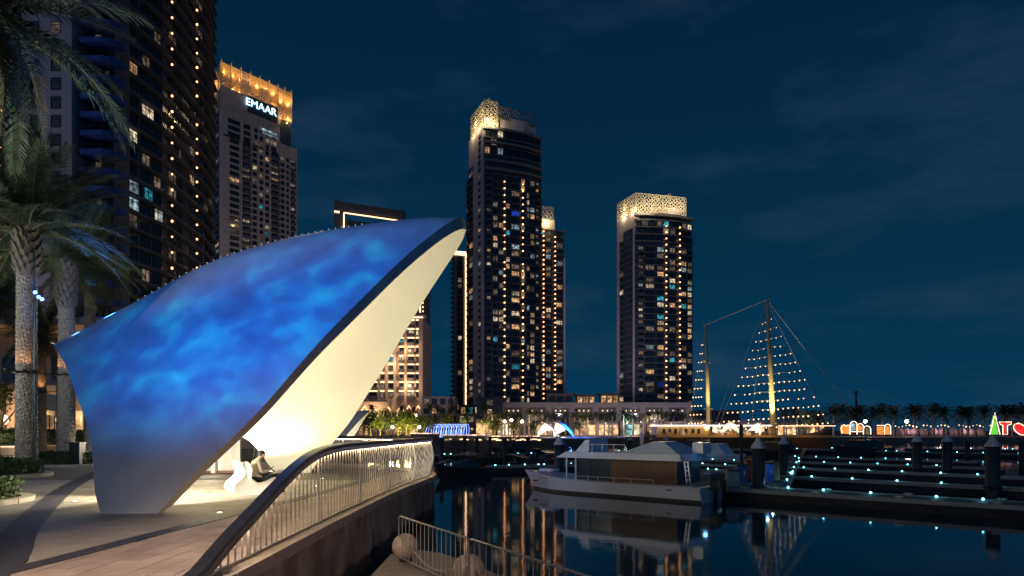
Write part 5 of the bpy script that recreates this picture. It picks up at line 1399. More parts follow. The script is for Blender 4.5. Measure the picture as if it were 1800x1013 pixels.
# blue light tunnel
t = thing('light_tunnel', 'walk-through tunnel of blue and white lit arches on the far quay', 'light tunnel', (gx(786, 168), 168, 0))
for k in range(16):
    x = gx(752 + k * 4.4, 168) - gx(786, 168); b = MB(); P_ = []
    for j in range(9):
        a = math.pi * j / 8; P_.append((x + .9 * math.cos(a) + .5 * math.sin(a), -1.2 + 2.4 * j / 8, 3.4 * math.sin(a) ** .8))
    b.tube(P_, .075, 4); b.build('arch', emat('arch_light', (0.12, 0.26, 1.0), 2.2) if k % 2 else emat('arch_light_pale', (0.45, .62, 1.0), 1.6), t)
MB().box((0, 1.6, .9), (gx(822, 168) - gx(752, 168), .2, 1.8)).build('back_panel', M['black_steel'], t)
lamp('tunnel_light', 'POINT', (gx(786, 164), 164, 1.5), 600, (.15, .3, 1), .5)
# small shell pavilions
def small_shell(label, px, D, rz, sc, e=420, blue=1):
    x = gx(px, D); t = shell(label, (x, D, 0), rz, sc, 'shell pavilions')
    q = t.matrix_basis if 0 else Matrix.Translation((x, D, 0)) @ Matrix.Rotation(rz, 4, 'Z') @ Matrix.Scale(sc, 4)
    lamp('shell_light', 'POINT', q @ Vector((0.5, 0, 1.2)), e, (1, .90, .66), .3)
    blue and lamp('shell_blue', 'POINT', q @ Vector((-3, 13 * blue, 6)), e * 6, (.005, .14, 1), .3)
small_shell('smaller shell pavilion partly hidden, just right of the big one', 600, 72, R(4), .47, 260, 0)
lamp('shell_front_fill', 'POINT', (gx(650, 64), 62, 1.0), 160, (1, .86, .62), .2)  # added fill lamp that makes this small shell look pale and lit
small_shell('small white and blue shell pavilion before the lit shops, left of a pair', 963, 176, R(-108), .46)
small_shell('small white and blue shell pavilion before the lit shops, right of a pair', 990, 178, R(-128), .48)
small_shell('small shell pavilion left of the tall golden mast', 1284, 186, R(-108), .52)
small_shell('small shell pavilion right behind the tall golden mast', 1320, 184, R(-70), .48)
# quay edge strips and low walls along the far shore
def strip(label, px0, px1, D, py, th, mat='led_warm', D1=None):
    t = thing('quay_parapet', label, 'parapet', (gx((px0 + px1) / 2, D), D, 0), 0, 'low parapets on the far quays')
    D1 = D1 or D; o = Vector((gx((px0 + px1) / 2, D), D, 0)); a = Vector((gx(px0, D), D, 0)) - o; b_ = Vector((gx(px1, D1), D1, 0)) - o; z = gz(py, D)
    MB().bar(a + Vector((0, .3, z / 2 - .3)), b_ + Vector((0, .3, z / 2 - .3)), .5, abs(z) + .6).build('wall_block', M['conc_dark'], t)
    s = 0.0
    while s < 1:
        e_ = min(1, s + rs.uniform(.03, .22)); MB().bar(a.lerp(b_, s) + Vector((0, 0, z)), a.lerp(b_, e_) + Vector((0, 0, z)), .25, th * rs.uniform(.6, 1.1)).build('light_strip', M[rs.choice(['led_warm', 'led_dim', 'led_dim', 'led_pink'])], t); s = e_ + rs.uniform(.004, .05)
strip('dark quay corner with a pale light strip along its top', 722, 771, 98, 762, .16, 'led_warm', 97)
strip('long quay parapet with warm light strip beneath the blue tunnel', 778, 852, 124, 765, .22)
strip('second lit parapet below the lamp posts', 858, 905, 130, 767, .2)
strip('third lit parapet near the pair of small shells', 908, 950, 134, 767, .18)
strip('lit parapet behind the houseboat roof', 1100, 1160, 150, 767, .18)
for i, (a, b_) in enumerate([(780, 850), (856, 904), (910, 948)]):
    t = thing('quay_wall_light', 'row of lamps and glowing blocks for warm reflections low on the far quay wall, %s' % ['below the blue tunnel', 'below the lamp posts', 'below the small shells'][i], 'wall light', (gx((a + b_) / 2, 123.6), 123.6, 0), 0, 'lamps and painted reflections low on the far quay wall')
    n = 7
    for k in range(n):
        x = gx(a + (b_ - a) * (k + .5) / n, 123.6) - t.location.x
        MB().box((x + rs.uniform(-.5, .5), 0, gz(773 + rs.uniform(-1, 1), 123.6)), (rs.uniform(.25, 1.2), .12, rs.uniform(.12, .3))).build('lamp', M[rs.choice(['bulb_soft', 'led_dim', 'led_warm', 'led_pink'])], t)  # glowing blocks stand for lamps and warm reflections alike
# white bench and dark planter beyond the railing
t = thing('planter_wall', 'pale rounded planter wall just beyond the railing', 'planter', (gx(612, 58), 58, 0))
MB().lathe([(2.6, 0), (2.7, .7), (2.5, .9), (2.2, .9)], n=20).build('rim_wall', M['white_paint'], t)
hedge('dark clipped hedge beyond the railing under the lit trees', gx(682, 62), 64, 2.6, 2.0, 1.1, 3500, .16, 9, False)

# right shore: lit arches, huts, cone tree, letter and heart
mat_or = emat('panel_orange', (1.0, .30, .04), .9); mat_red = emat('panel_red', (1.0, .02, .02), .9); mat_grn = emat('panel_green', (.18, .75, .06), .8)
mat_out = emat('outline_light', (1.0, .70, .48), 2.2)
def sign(label, cat, px, D, polys, outline, panel, name='lit_arch', group=None):
    t = thing(name, label, cat, (gx(px, D), D, 0), 0, group)
    def cv(p): return (gx(p[0], D) - gx(px, D), gz(p[1], D))
    for pl_ in polys:
        b = MB(); q = [cv(p) for p in pl_]; n = len(q)
        b.v = [(x, 0, z) for x, z in q] + [(x, .5, z) for x, z in q]
        b.f = [tuple(range(n)), tuple(reversed(range(n, 2 * n)))] + [(i, i + n, (i + 1) % n + n, (i + 1) % n) for i in range(n)]; b.m = [0] * len(b.f)
        b.build('panel', panel, t)
    for ol in outline:
        q = [cv(p) for p in ol]; MB().tube([(x, -.2, z) for x, z in q], .11, 6).build('outline', mat_out, t)
def arch(x0, x1, y0, y1, n=8):
    r = (x1 - x0) / 2; c = (x0 + x1) / 2
    return [(x0, y1)] + [(c - r * math.cos(math.pi * k / n), y0 + r - r * math.sin(math.pi * k / n)) for k in range(n + 1)] + [(x1, y1)]
DS = 200
gS = 'lit arches on the right shore'
hm_ = [(1480, 762), (1478, 753), (1480, 748), (1484, 747), (1487, 750), (1490, 747), (1493, 749), (1494, 755), (1492, 763)]
sign('orange lit double bump arch at the left of the row', 'light arch', 1486, DS, [hm_], [hm_], mat_or, group=gS)
sign('tall white outlined arch, highest of the lit row', 'light arch', 1500, DS, [arch(1496, 1504, 744, 757)], [arch(1494, 1506, 741, 764)], M['w_cool'], group=gS)
sign('orange arch close to the right of the tallest one', 'light arch', 1511, DS, [arch(1507, 1515, 748, 757)], [arch(1506, 1517, 745, 764), [(1494, 759), (1517, 759)]], mat_or, group=gS)
sign('dark barred arch with white outline in mid row', 'light arch', 1523, DS, [arch(1519, 1529, 752, 764)], [arch(1517, 1530, 749, 764)], M['w_dim'], group=gS)
sign('square topped orange doorway with white outline', 'light arch', 1548, DS, [[(1543, 764), (1543, 750), (1552, 750), (1552, 764)]], [[(1541, 748), (1554, 748), (1554, 764)]], mat_or, group=gS)
sign('orange arch at the right end of the lit row', 'light arch', 1560, DS, [arch(1555, 1564, 749, 764)], [arch(1554, 1565, 746, 764)], mat_or, group=gS)
sign('green cone tree outlined in warm lights on the right shore', 'light tree', 1748, DS, [[(1741, 764), (1746, 738), (1748, 730), (1750, 738), (1755, 764)]], [[(1739, 764), (1745, 740), (1748, 726), (1751, 740), (1757, 764)]], mat_grn, 'lit_tree')
Tt = [(1756, 742), (1777, 742), (1776, 746), (1770, 748), (1770, 764), (1762, 764), (1762, 748), (1757, 746)]
sign('red letter T outlined with warm lights', 'light letter', 1766, DS, [[(1758, 743), (1775, 743), (1774, 746), (1768, 747), (1768, 763), (1764, 763), (1764, 747), (1759, 746)]], [Tt + [Tt[0]]], mat_red, 'lit_letter')
ht = [(1792, 764), (1784, 758), (1780, 751), (1783, 746), (1789, 744), (1795, 746), (1799, 749), (1803, 746), (1809, 744), (1815, 747), (1817, 752), (1812, 759), (1804, 766)]
sign('big red heart outlined with lights, cut by the right edge', 'light heart', 1798, DS, [ht], [ht + [ht[0]]], mat_red, 'lit_heart')
mat_hut = pmat('hut_fabric', (.50, .38, .46), .8, var=.1)
for i, px in enumerate((1580, 1592, 1606, 1622, 1640, 1656, 1674, 1690, 1706, 1722)):
    x = gx(px, 208); t = thing('market_hut', 'rounded mauve market hut under string lights on the right shore', 'hut', (x, 208, 0), 0, 'market huts on the right shore')
    MB().lathe([(1.3, 0), (1.35, 1.2), (1.1, 2.0), (.5, 2.6), (.02, 2.75)], n=12).build('dome', mat_hut, t, True)
    if i % 3 == 1: lamp('hut_light', 'POINT', (x + .8, 205.6, 2.2), 130, (1, .62, .58), .3)
t = thing('festoon_light', 'festoon of white bulbs strung above the mauve huts', 'string lights', (gx(1660, 204), 204, 0))
q = [(gx(1574 + k * 6.2, 204) - gx(1660, 204), 0, gz(748 + 1.6 * math.sin(k * 1.3), 204)) for k in range(28)]
MB().tube(q, .03, 4).build('wire', M['wire'], t)
b = MB()
for k, p in enumerate(q):
    if rs.random() < .75: b.ball((p[0], p[1], p[2] - .2), rs.uniform(.14, .28), 6, 4)
b.build('bulbs', M['bulb_sail'], t)
for px in (1574, 1660, 1742): MB().bar((gx(px, 204) - gx(1660, 204), 0, 0), (gx(px, 204) - gx(1660, 204), 0, gz(746, 204)), .12).build('pole', M['black_steel'], t)

t = thing('tree', 'leafy tree lit green from below at the left edge behind the big palm', 'tree', (gx(2, 49), 49, 0))
ob('trunk', LB[1], t, sc=(1, 1, 1.2)); ob('crown', CR[0], t, (0, 0, gz(705, 49)), sc=(.75, .75, .8)); lamp('tree_uplight', 'POINT', (gx(2, 49), 46.6, 1.6), 80, (1, .85, .3), .2)
def grp(g): return [o for o in C.objects if o.get('group') == g and o.get('category')]
relabel(grp('palms along the right shore'), 'dark date palm, %s from the left in the right shore row')
relabel(grp('palms before the podium'), 'dark palm, %s from the left in the row before the podium')
relabel(grp('palms beneath the hotel'), 'dark palm, %s from the left beneath the lit hotel and low blocks')
relabel(grp('dark bushy trees on the far quay'), 'dark bushy tree, %s from the left on the far promenade')
relabel(grp('yellow green lit trees on the far quay'), 'yellow green lit young tree, %s from the left on the far quay')
relabel(grp('small olive trees on the far quay'), 'small olive tree, %s from the left before the lit quay')
relabel(grp('bright yellow lit trees on the far quay'), 'little bright yellow lit tree by the tunnel, %s from the left')
relabel(grp('warm shop fronts along the far quay'), 'warm glowing waterfront shop front, %s from the left')
relabel(grp('white shop fronts along the far quay'), 'bright white waterfront shop front, %s from the left')
relabel(grp('market huts on the right shore'), 'rounded mauve market hut, %s from the left under the festoon')
# ------------------------------------------------------------------ marina: jetties, piles, boats
mat_deck = pmat('jetty_deck', (0.075, 0.078, 0.085), .75, var=.25, vscale=2)
mat_fascia = pmat('jetty_side', (0.016, 0.018, 0.022), .7, var=.3, vscale=2)
mat_edge = pmat('jetty_edge', (0.30, 0.29, 0.28), .55, var=.15, vscale=3)
mat_pile = pmat('pile_black', (0.028, 0.032, 0.04), .55, var=.3, vscale=2)
mat_cap = pmat('pile_cap_white', (0.52, 0.52, 0.56), .5, var=.12, vscale=4)
DZ = -.95
def jetty(label, A, B, w, lights, group, planks=False, side=1, lz=.05, lr=.045, bright=None):
    A, B = Vector((*A, DZ)), Vector((*B, DZ)); t = thing('jetty', label, 'jetty', A, 0, group)
    d = B - A; L = d.length; u = d / L; n = Vector((u.y, -u.x, 0))
    P = lambda s, o, z=0: u * s + n * o + Vector((0, 0, z))
    MB().bar(P(0, 0, -.28), P(L, 0, -.28), w - .12, .5).build('float', mat_fascia, t)
    for o in (-1, 1): MB().bar(P(0, o * (w / 2 - .05), -.03), P(L, o * (w / 2 - .05), -.03), .10, .16).build('edge_beam', mat_edge, t)
    if planks:
        k = int(L / .15); me = MB().box((0, 0, 0), (.138, w - .2, .03)).mesh('plank', mat_deck); rz = math.atan2(u.y, u.x)
        for i in range(min(k, 150)):
            p = P((i + .5) * .15, 0, 0); ob('plank', me, t, (p.x, p.y, random.uniform(-.002, .002)), (0, 0, rz))
        if k > 150: MB().bar(P(150 * .15, 0, 0), P(L, 0, 0), w - .2, .03).build('deck', mat_deck, t)
    else: MB().bar(P(0, 0, -.005), P(L, 0, -.005), w - .2, .04).build('deck', mat_deck, t)
    if planks:
        for k in range(7):
            for o in (-1, 1):
                p = P(1.2 + k * 3.1, o * (w / 2 - .16), .02); b = MB().bar(p + Vector((0, 0, .09)) - u * .16, p + Vector((0, 0, .09)) + u * .16, .04).bar(p - u * .05, p - u * .05 + Vector((0, 0, .09)), .035).bar(p + u * .05, p + u * .05 + Vector((0, 0, .09)), .035); b.build('cleat', M['white_steel'], t)
        for k in range(9):
            p = P(.9 + k * 2.6, -(w / 2 + .05), -.26); MB().bar(p - u * .10, p + u * .10, .14, .34).build('fender_block', M['conc_grey'], t)
    for s, o in lights:
        p = P(s, o * (w / 2 - .18), 0)
        b = MB().lathe([(.07, .01), (.06, lz)], p, 8, 0).ball(p + Vector((0, 0, lz + lr * .7)), lr, 8, 6, 1)
        b.build('deck_light', [M['frame_dark'], M['led_cyan']], t)
        w_ = A + p
        if w_.y < 58 and w_.x > 8: lamp('deck_glow', 'POINT', w_ + Vector((0, 0, lz + .16)), 1.6, (.15, .75, .9), .05)
    return t, P
def par(A, B, px):
    """distance along the jetty centre line seen at picture column px"""
    k = (px - 900) / F; dx, dy = B[0] - A[0], B[1] - A[1]; s = (A[0] - k * A[1]) / (k * dy - dx); return s * math.hypot(dx, dy)
J1 = ((10.2, 31.2), (31, 12.5))
jetty('nearest long jetty at the right with big pale edge beam', *J1, 2.0, [(par(*J1, px), -.6) for px in (1441, 1525, 1642, 1725)] + [(par(*J1, 1374), -1)], 'jetties', planks=True, lr=.05)
rows = [((15.6, 38.8), (31, 22.6), (1426, 1497, 1576, 1654, 1752), 'second jetty from the front on the right'),
        ((19.6, 47.5), (33.5, 33.2), (1412, 1467, 1526, 1585, 1653, 1718), 'third jetty from the front on the right'),
        ((23.4, 57), (35, 46.5), (1404, 1448, 1494, 1542, 1595, 1646), 'fourth jetty from the front on the right'),
        ((28, 68), (40, 56), (1397, 1434, 1473, 1513, 1556, 1598), 'fifth jetty from the front on the right'),
        ((41, 92), (62, 72), (1480, 1506, 1528, 1557, 1576, 1630, 1682, 1728, 1790), 'sixth jetty from the front on the right, with a bulb row'),
        ((60, 100), (86, 84), (1648, 1707, 1745, 1767, 1780), 'farthest jetty on the right near the lit cone tree')]
for A, B, pxs, lab in rows:
    jetty(lab, A, B, .85, [(par(A, B, px), -.3) for px in pxs if 0 < par(A, B, px) < math.hypot(B[0] - A[0], B[1] - A[1])], 'jetties', lr=.05)
JM = ((11.6, 29.8), (44, 100))
jetty('long spine walkway joining the right hand jetties', *JM, 1.8, [(par(*JM, px), 1) for px in (1369, 1370.5, 1372)] + [(s, .9) for s in (6, 12, 19, 27, 36)], 'jetties', lr=.05)
for A, B, pxs, lab in (((13.6, 54), (20.4, 46), (1234, 1274, 1300), 'short jetty just left of the red fire cabinet'), ((13.2, 45), (16.4, 39.5), (1208, 1258, 1292), 'short jetty right behind the houseboat stern'), ((15.5, 62), (23.5, 54.5), (1228, 1252, 1290), 'short far jetty beside the white cabin boat'), ((9.6, 35.3), (13.2, 32), (1228, 1264), 'mooring finger beside the houseboat stern')):
    jetty(lab, A, B, 1.0, [(max(.3, min(.95 * math.hypot(B[0] - A[0], B[1] - A[1]), par(A, B, px))), -.2) for px in pxs], 'jetties', lr=.05)
jetty('dark jetty left of the houseboat behind the low speedboat', (-5.6, 48), (7, 52), 1.6, [(par((-5.6, 48), (7, 52), px), -.3) for px in (872, 896, 924, 948, 958)], 'jetties', lr=.05)
jetty('far left jetty below the lit quay parapets', (-9, 72), (8, 78), 1.6, [(par((-9, 72), (8, 78), px), -.3) for px in (782, 793, 850, 862, 912, 935)], 'jetties', lr=.06)
jetty('far middle jetty behind the houseboat roof', (6, 80), (34, 96), 1.6, [(4, 0), (9, 0), (15, 0), (21, 0), (27, 0)], 'jetties', lr=.06)
jetty('far jetty under the two masted ship', (22, 84), (58, 104), 1.6, [(5, 0), (14, 0), (22, 0), (30, 0), (38, 0)], 'jetties', lr=.06)
# mooring piles
def pile(px, D, w, capt, label, cap=True):
    r = w / F * D / 2; z = gz(capt, D); t = thing('mooring_pile', label, 'pile', (gx(px, D), D, 0), 0, 'mooring piles')
    hc = r * 1.75
    MB().lathe([(r, -4), (r, z - hc)], n=18).build('post', mat_pile, t, True)
    if cap: MB().lathe([(r * 1.12, z - hc - .03), (r * 1.12, z - hc + .04), (r * .55, z - hc * .42), (r * .12, z), (.01, z + .02)], n=18).build('cap', mat_cap, t)
    else: MB().lathe([(r * 1.04, z - hc), (r * 1.04, z - hc + .05)], n=14).build('cap', mat_pile, t)
    MB().lathe([(r + .06, DZ - .02), (r + .10, DZ + .05), (r + .06, DZ + .12)], n=18).build('collar', mat_fascia, t)
    return t
pile(1333, 31.0, 22, 768, 'tall white capped pile at the head of the nearest jetty')
pile(1377.5, 40, 16, 766, 'white capped pile right behind the one at the jetty head')
pile(983, 38, 17, 766, 'white capped pile at the left end of the houseboat')
pile(1612, 44, 15, 763, 'white capped pile in the right water, left of a pair')
pile(1665, 43, 15, 763, 'white capped pile in the right water, right of a pair')
pile(1745, 30.5, 22, 765, 'large white capped pile under the green cone tree')
pile(1700, 62, 9, 768, 'small dark pile between the capped piles on the right', False)
pile(1796, 58, 10, 768, 'small dark pile cut by the right edge', False)
pile(1303, 48, 6, 742, 'thin dark tall pole left of the jetty head pile', False)
pile(776, 52, 8, 764, 'thin dark pile just right of the railing end', False)
for i, (px, D, w) in enumerate(((817, 88, 6), (838, 86, 7), (861, 84, 6), (887, 60, 9), (928, 70, 8), (1061, 74, 12), (1108, 90, 9), (1145, 88, 8), (1171, 88, 8))):
    pile(px, D, w, 766 if px > 1000 else 763, ['dark far pile below the blue light tunnel', 'dark far pile right of the light tunnel', 'dark far pile in the middle of the left row', 'thicker dark pile behind the low speedboat', 'dark far pile near the small shells', 'white capped far pile above the houseboat deck rail', 'white capped far pile at the houseboat canopy, first', 'white capped far pile by the canopy peak', 'white capped far pile past the canopy peak'][i], px > 1000)
# --- houseboat
mat_hull = pmat('hull_white', (0.70, 0.72, 0.84), .3, var=.04, coat=.3)
mat_anti = pmat('hull_black', (0.02, 0.02, 0.025), .5, var=0)
mat_slat = pmat('slat_wood', (0.20, 0.11, 0.07), .55, var=.25, vscale=2, stretch=(6, 6, .6))
mat_teak = pmat('boat_deck', (0.30, 0.22, 0.15), .6, var=.2)
HB = Vector((1.05, 35.9, WZ)); HE = Vector((8.95, 29.0, WZ)); hd = (HE - HB); HLn = hd.length; hr = math.atan2(hd.y, hd.x)
hb_ = thing('houseboat', 'white houseboat with slatted wooden cabin wall and wide flat roof', 'boat', HB, hr)
def hull(L, beam, f0, f1, name, parent, mat, bow=.32, anti=True):
    """bow at x=0, stern at x=L"""
    b = MB(); S = 24; sec = []
    for i in range(S + 1):
        x = L * i / S; k = min(1, (i / S) / bow); wd = beam / 2 * math.sin(math.pi / 2 * min(1, k + .02)) ** .75
        top = f1 + (f0 - f1) * max(0, 1 - (i / S) * 1.9) ** 1.6; fl = .86 - .25 * (1 - k)
        rk = -.35 * (1 - k) ** 2
        sec.append([(x + rk * 0 + .28 * (1 - k), -wd * fl * .9, -.25), (x + .26 * (1 - k), -wd * fl, .0), (x + .25 * (1 - k), -wd * (fl + .01), .13), (x + rk, -wd, top), (x + rk, -wd + .12 * min(1, k * 2), top + .02),
                    (x + rk, wd - .12 * min(1, k * 2), top + .02), (x + rk, wd, top), (x + .25 * (1 - k), wd * (fl + .01), .13), (x + .26 * (1 - k), wd * fl, .0), (x + .28 * (1 - k), wd * fl * .9, -.25)])
    n = 10
    for s_ in sec: b.v += s_
    for i in range(S):
        for k in range(n - 1):
            a = i * n + k; b.f.append((a, a + 1, a + n + 1, a + n)); b.m.append(1 if k in (0, 1, 7, 8) else 0)
    b.f.append(tuple(S * n + k for k in range(n))); b.m.append(0); b.f.append(tuple(reversed(range(n)))); b.m.append(0)
    return b.build(name, [mat, mat_anti], parent)
hull(HLn, 3.9, .98, .66, 'hull', hb_, mat_hull)
B2 = 3.9
hb_.scale = (1, .74, 1)
ys = -1.95
MB().box((HLn * .55, 0, .70), (HLn * .80, 3.4, .05)).build('deck', mat_teak, hb_)
# picture columns to distance along the near side of the boat
def hx(px):
    n = Vector((hd.y, -hd.x, 0)).normalized() * 1.3; A = HB + n; Bq = HE + n; return par((A.x, A.y), (Bq.x, Bq.y), px)
def hz(py, x): 
    p = HB + hd.normalized() * x; return gz(py, p.y - 1.2) - WZ
xa, xb, xc, xd = hx(1006), hx(1070), hx(1187), hx(1214)
zr = 1.80
cab = MB().box(((xa + xc) / 2, .1, (zr + .70) / 2), (xc - xa, 3.0, zr - .70)).build('cabin', M['glass_dark'], hb_)
nsl = 34
sm = MB().box((0, 0, 0), (.055, .07, zr - .80)).mesh('slat', mat_slat)
for i in range(nsl): ob('slat', sm, hb_, (xb + (xc - xb) * (i + .5) / nsl, -1.50, (zr + .70) / 2 - .02))
MB().box(((xb + xc) / 2, -1.43, (zr + .70) / 2), (xc - xb, .05, zr - .86)).build('slat_backing', pmat('backing', (.05, .03, .025), .7, var=0), hb_)
for x in (hx(1009), xa - .45): MB().box((x, -1.55, (zr + .70) / 2), (.07, .07, zr - .70)).build('post', mat_hull, hb_)
MB().box((xa + .9, -1.42, 1.36), (.06, .04, 1.0)).build('door_frame', M['frame_dark'], hb_)
for x in (xc + .45, xc + .62): MB().bar((x, -1.5, .85), (x - .12, -1.5, zr), .05).build('ladder_rail', M['white_steel'], hb_)
for k in range(5): MB().bar((xc + .45 - .024 * k, -1.5, 1.0 + .19 * k), (xc + .62 - .024 * k, -1.5, 1.0 + .19 * k), .035).build('rung', M['white_steel'], hb_)
x0, x1 = hx(983), hx(1200)
rf = MB(); y_ = 1.95
rf.add([(x0 - .1, -y_, zr), (x1, -y_, zr), (x1, y_, zr), (x0 - .1, y_, zr), (x0 + .45, -y_ + .15, zr + .30), (x1 - .15, -y_ + .15, zr + .30), (x1 - .15, y_ - .15, zr + .30), (x0 + .45, y_ - .15, zr + .30)], [(3, 2, 1, 0), (4, 5, 6, 7), (0, 1, 5, 4), (1, 2, 6, 5), (2, 3, 7, 6), (3, 0, 4, 7)])
rf.build('roof', mat_hull, hb_)
xe, xf = hx(1102), hx(1192)
cn_ = MB(); zt_ = hz(777, (xe + xf) / 2)
cn_.add([(xe - .3, -1.8, zr + .31), (xf, -1.8, zr + .31), (xf, 1.8, zr + .31), (xe - .3, 1.8, zr + .31), (xe + 1.0, -.9, zt_), (xf - 1.05, -.9, zt_), (xf - 1.05, .9, zt_), (xe + 1.0, .9, zt_)], [(4, 5, 6, 7), (0, 1, 5, 4), (1, 2, 6, 5), (2, 3, 7, 6), (3, 0, 4, 7)])
cn_.build('sun_canopy', mat_hull, hb_)
MB().box((xf + .3, .6, zr + .55), (.5, 1.2, .5)).build('roof_locker', mat_hull, hb_)
xg = hx(1010)
fb = MB(); fb.add([(xg - .25, -1.2, zr + .3), (xg + .55, -1.2, zr + .3), (xg + .55, 1.2, zr + .3), (xg - .25, 1.2, zr + .3), (xg + .28, -1.1, zr + .86), (xg + .55, -1.1, zr + .92), (xg + .55, 1.1, zr + .92), (xg + .28, 1.1, zr + .86)], [(4, 5, 6, 7), (0, 1, 5, 4), (1, 2, 6, 5), (2, 3, 7, 6), (3, 0, 4, 7)])
fb.build('helm_screen', mat_hull, hb_)
for px in (1022, 1040, 1058, 1078, 1098): x = hx(px); MB().bar((x, -1.7, zr + .3), (x, -1.7, zr + .68), .03).build('roof_stanchion', M['white_steel'], hb_)
MB().bar((hx(1022), -1.7, zr + .68), (hx(1098), -1.7, zr + .68), .025).build('roof_rail', M['white_steel'], hb_)
xr = [hx(p) for p in (1012, 1035, 1052, 1080, 1110, 1150)]
for x in xr: MB().bar((x, -1.85, .70), (x, -1.85, .92), .03).build('deck_stanchion', M['white_steel'], hb_)
MB().bar((xr[0], -1.85, .92), (xr[-1], -1.85, .92), .025).build('deck_rail', M['white_steel'], hb_)
for x in (HLn * .10, HLn * .86): MB().box((x, -(1.25 if x < 2 else 1.86), .52), (.28, .06, .07)).build('hull_port', M['black_steel'], hb_)
MB().box((HLn * .12, 0, 1.05), (.9, .8, .12)).build('bow_seat', mat_hull, hb_)
MB().box((xd + .2, .4, 1.05), (.5, 1.6, .4)).build('stern_bench', M['conc_dark'], hb_)
for y in (-.6, .6):
    o = MB().box((HLn + .25, y, .75), (.36, .32, .42)).box((HLn + .28, y, .2), (.16, .12, .9)).build('outboard_motor', M['black_steel'], hb_)
lamp('boat_cabin_light', 'POINT', HB + hd.normalized() * (xc + .8) + Vector((0, 0, 1.5)), 3, (.15, .45, 1.0), .1)
for x, y in ((HLn * .06, -.5), (HLn * .95, -1.6)): MB().bar((x - .12, y, .96 if x < 2 else .72), (x + .12, y, .96 if x < 2 else .72), .04).build('cleat', M['white_steel'], hb_)
def line_(label, pts): tag(MB().tube(pts, .022, 5).build('mooring_rope', pmat('rope_pale', (.4, .38, .34), .9, var=.2), smooth=True), label, 'rope', 'mooring ropes of the houseboat')
def sag(a, c, d): a, c = Vector(a), Vector(c); return [a.lerp(c, k / 12) - Vector((0, 0, d * 4 * (k / 12) * (1 - k / 12))) for k in range(13)]
BM = Matrix.Translation(HB) @ Matrix.Rotation(hr, 4, 'Z')
line_('slack mooring rope from the houseboat stern to the long jetty', sag(BM @ Vector((HLn * .95, 1.1, .74)), (10.9, 30.9, DZ + .05), .18))
line_('slack mooring rope from the houseboat bow down to the capped pile', sag(BM @ Vector((HLn * .06, .5, 1.05)), (gx(983, 38), 37.7, -.4), .15))
# --- other moored boats
def small_boat(label, P0, P1, f0, f1, beam, hullm, kind, group='moored motor boats'):
    A = Vector((*P0, WZ)); B = Vector((*P1, WZ)); d = B - A; L = d.length; t = thing('motor_boat', label, 'boat', A, math.atan2(d.y, d.x), group)
    hull(L, beam, f0, f1, 'hull', t, hullm, .45)
    if kind == 'open':
        b = MB(); b.add([(L * .42, -beam * .3, f1), (L * .62, -beam * .36, f1), (L * .62, beam * .36, f1), (L * .42, beam * .3, f1), (L * .55, -beam * .28, f1 + .55), (L * .64, -beam * .3, f1 + .6), (L * .64, beam * .3, f1 + .6), (L * .55, beam * .28, f1 + .55)], [(0, 1, 5, 4), (1, 2, 6, 5), (2, 3, 7, 6), (3, 0, 4, 7)])
        b.build('windscreen', M['glass_dark'], t)
        MB().box((L * .74, 0, f1 + .15), (L * .16, beam * .6, .35)).build('seat', M['conc_dark'], t)
        MB().box((L + .1, 0, f1), (.4, .4, .9)).build('outboard_motor', M['black_steel'], t)
        MB().tube([(L * .02, 0, f0 + .05), (L * .1, -beam * .25, f0 + .3), (L * .3, -beam * .42, f1 + .35)], .025, 5).build('bow_rail', M['white_steel'], t)
    else:
        b = MB(); h = .9; b.add([(L * .22, -beam * .36, f1), (L * .82, -beam * .42, f1), (L * .82, beam * .42, f1), (L * .22, beam * .36, f1), (L * .36, -beam * .32, f1 + h), (L * .76, -beam * .36, f1 + h), (L * .76, beam * .36, f1 + h), (L * .36, beam * .32, f1 + h)], [(0, 1, 5, 4), (1, 2, 6, 5), (2, 3, 7, 6), (3, 0, 4, 7), (4, 5, 6, 7)])
        b.build('cabin', hullm, t)
        MB().box((L * .56, -beam * .40, f1 + h * .62), (L * .36, .06, .26)).build('cabin_window', M['glass_dark'], t)
        MB().box((L * .58, 0, f1 + h + .05), (L * .46, beam * .78, .1)).build('roof', hullm, t)
        MB().bar((L * .6, 0, f1 + h + .1), (L * .63, 0, f1 + h + 1.0), .06).build('aerial', M['white_steel'], t)
mat_hd = pmat('hull_dark', (.05, .055, .065), .3, var=.1, coat=.3)
sb = HB
small_boat('dark low speedboat with raised bow beyond the railing end', (gx(770, 43), 43), (gx(846, 47), 47), .95, .55, 1.9, mat_hd, 'open')
small_boat('dark speedboat second behind the railing end boat', (gx(812, 60), 60), (gx(880, 63), 63), .9, .6, 2.0, mat_hd, 'open')
small_boat('dark open boat among the left jetty lights', (gx(905, 62), 62), (gx(978, 59), 59), .9, .6, 2.0, mat_hd, 'open')
small_boat('pale flat roofed cabin boat right of the houseboat canopy', (gx(1305, 60), 60), (gx(1212, 64), 64), 1.0, .9, 2.6, mat_hull, 'cabin')
small_boat('grey boat moored behind the first right jetties', (gx(1405, 74), 74), (gx(1340, 80), 80), 1.0, .8, 2.4, mat_hd, 'cabin')
small_boat('dark cabin boat below the lit arches', (gx(1470, 84), 84), (gx(1556, 88), 88), 1.2, .9, 2.8, mat_hd, 'cabin')
small_boat('dark boat in front of the ship bow at the masts', (gx(1186, 84), 84), (gx(1262, 88), 88), 1.2, .9, 2.8, mat_hd, 'cabin')
small_boat('dark boat moored left of the white capped pile', (gx(868, 78), 78), (gx(940, 82), 82), 1.1, .9, 2.6, mat_hd, 'cabin')
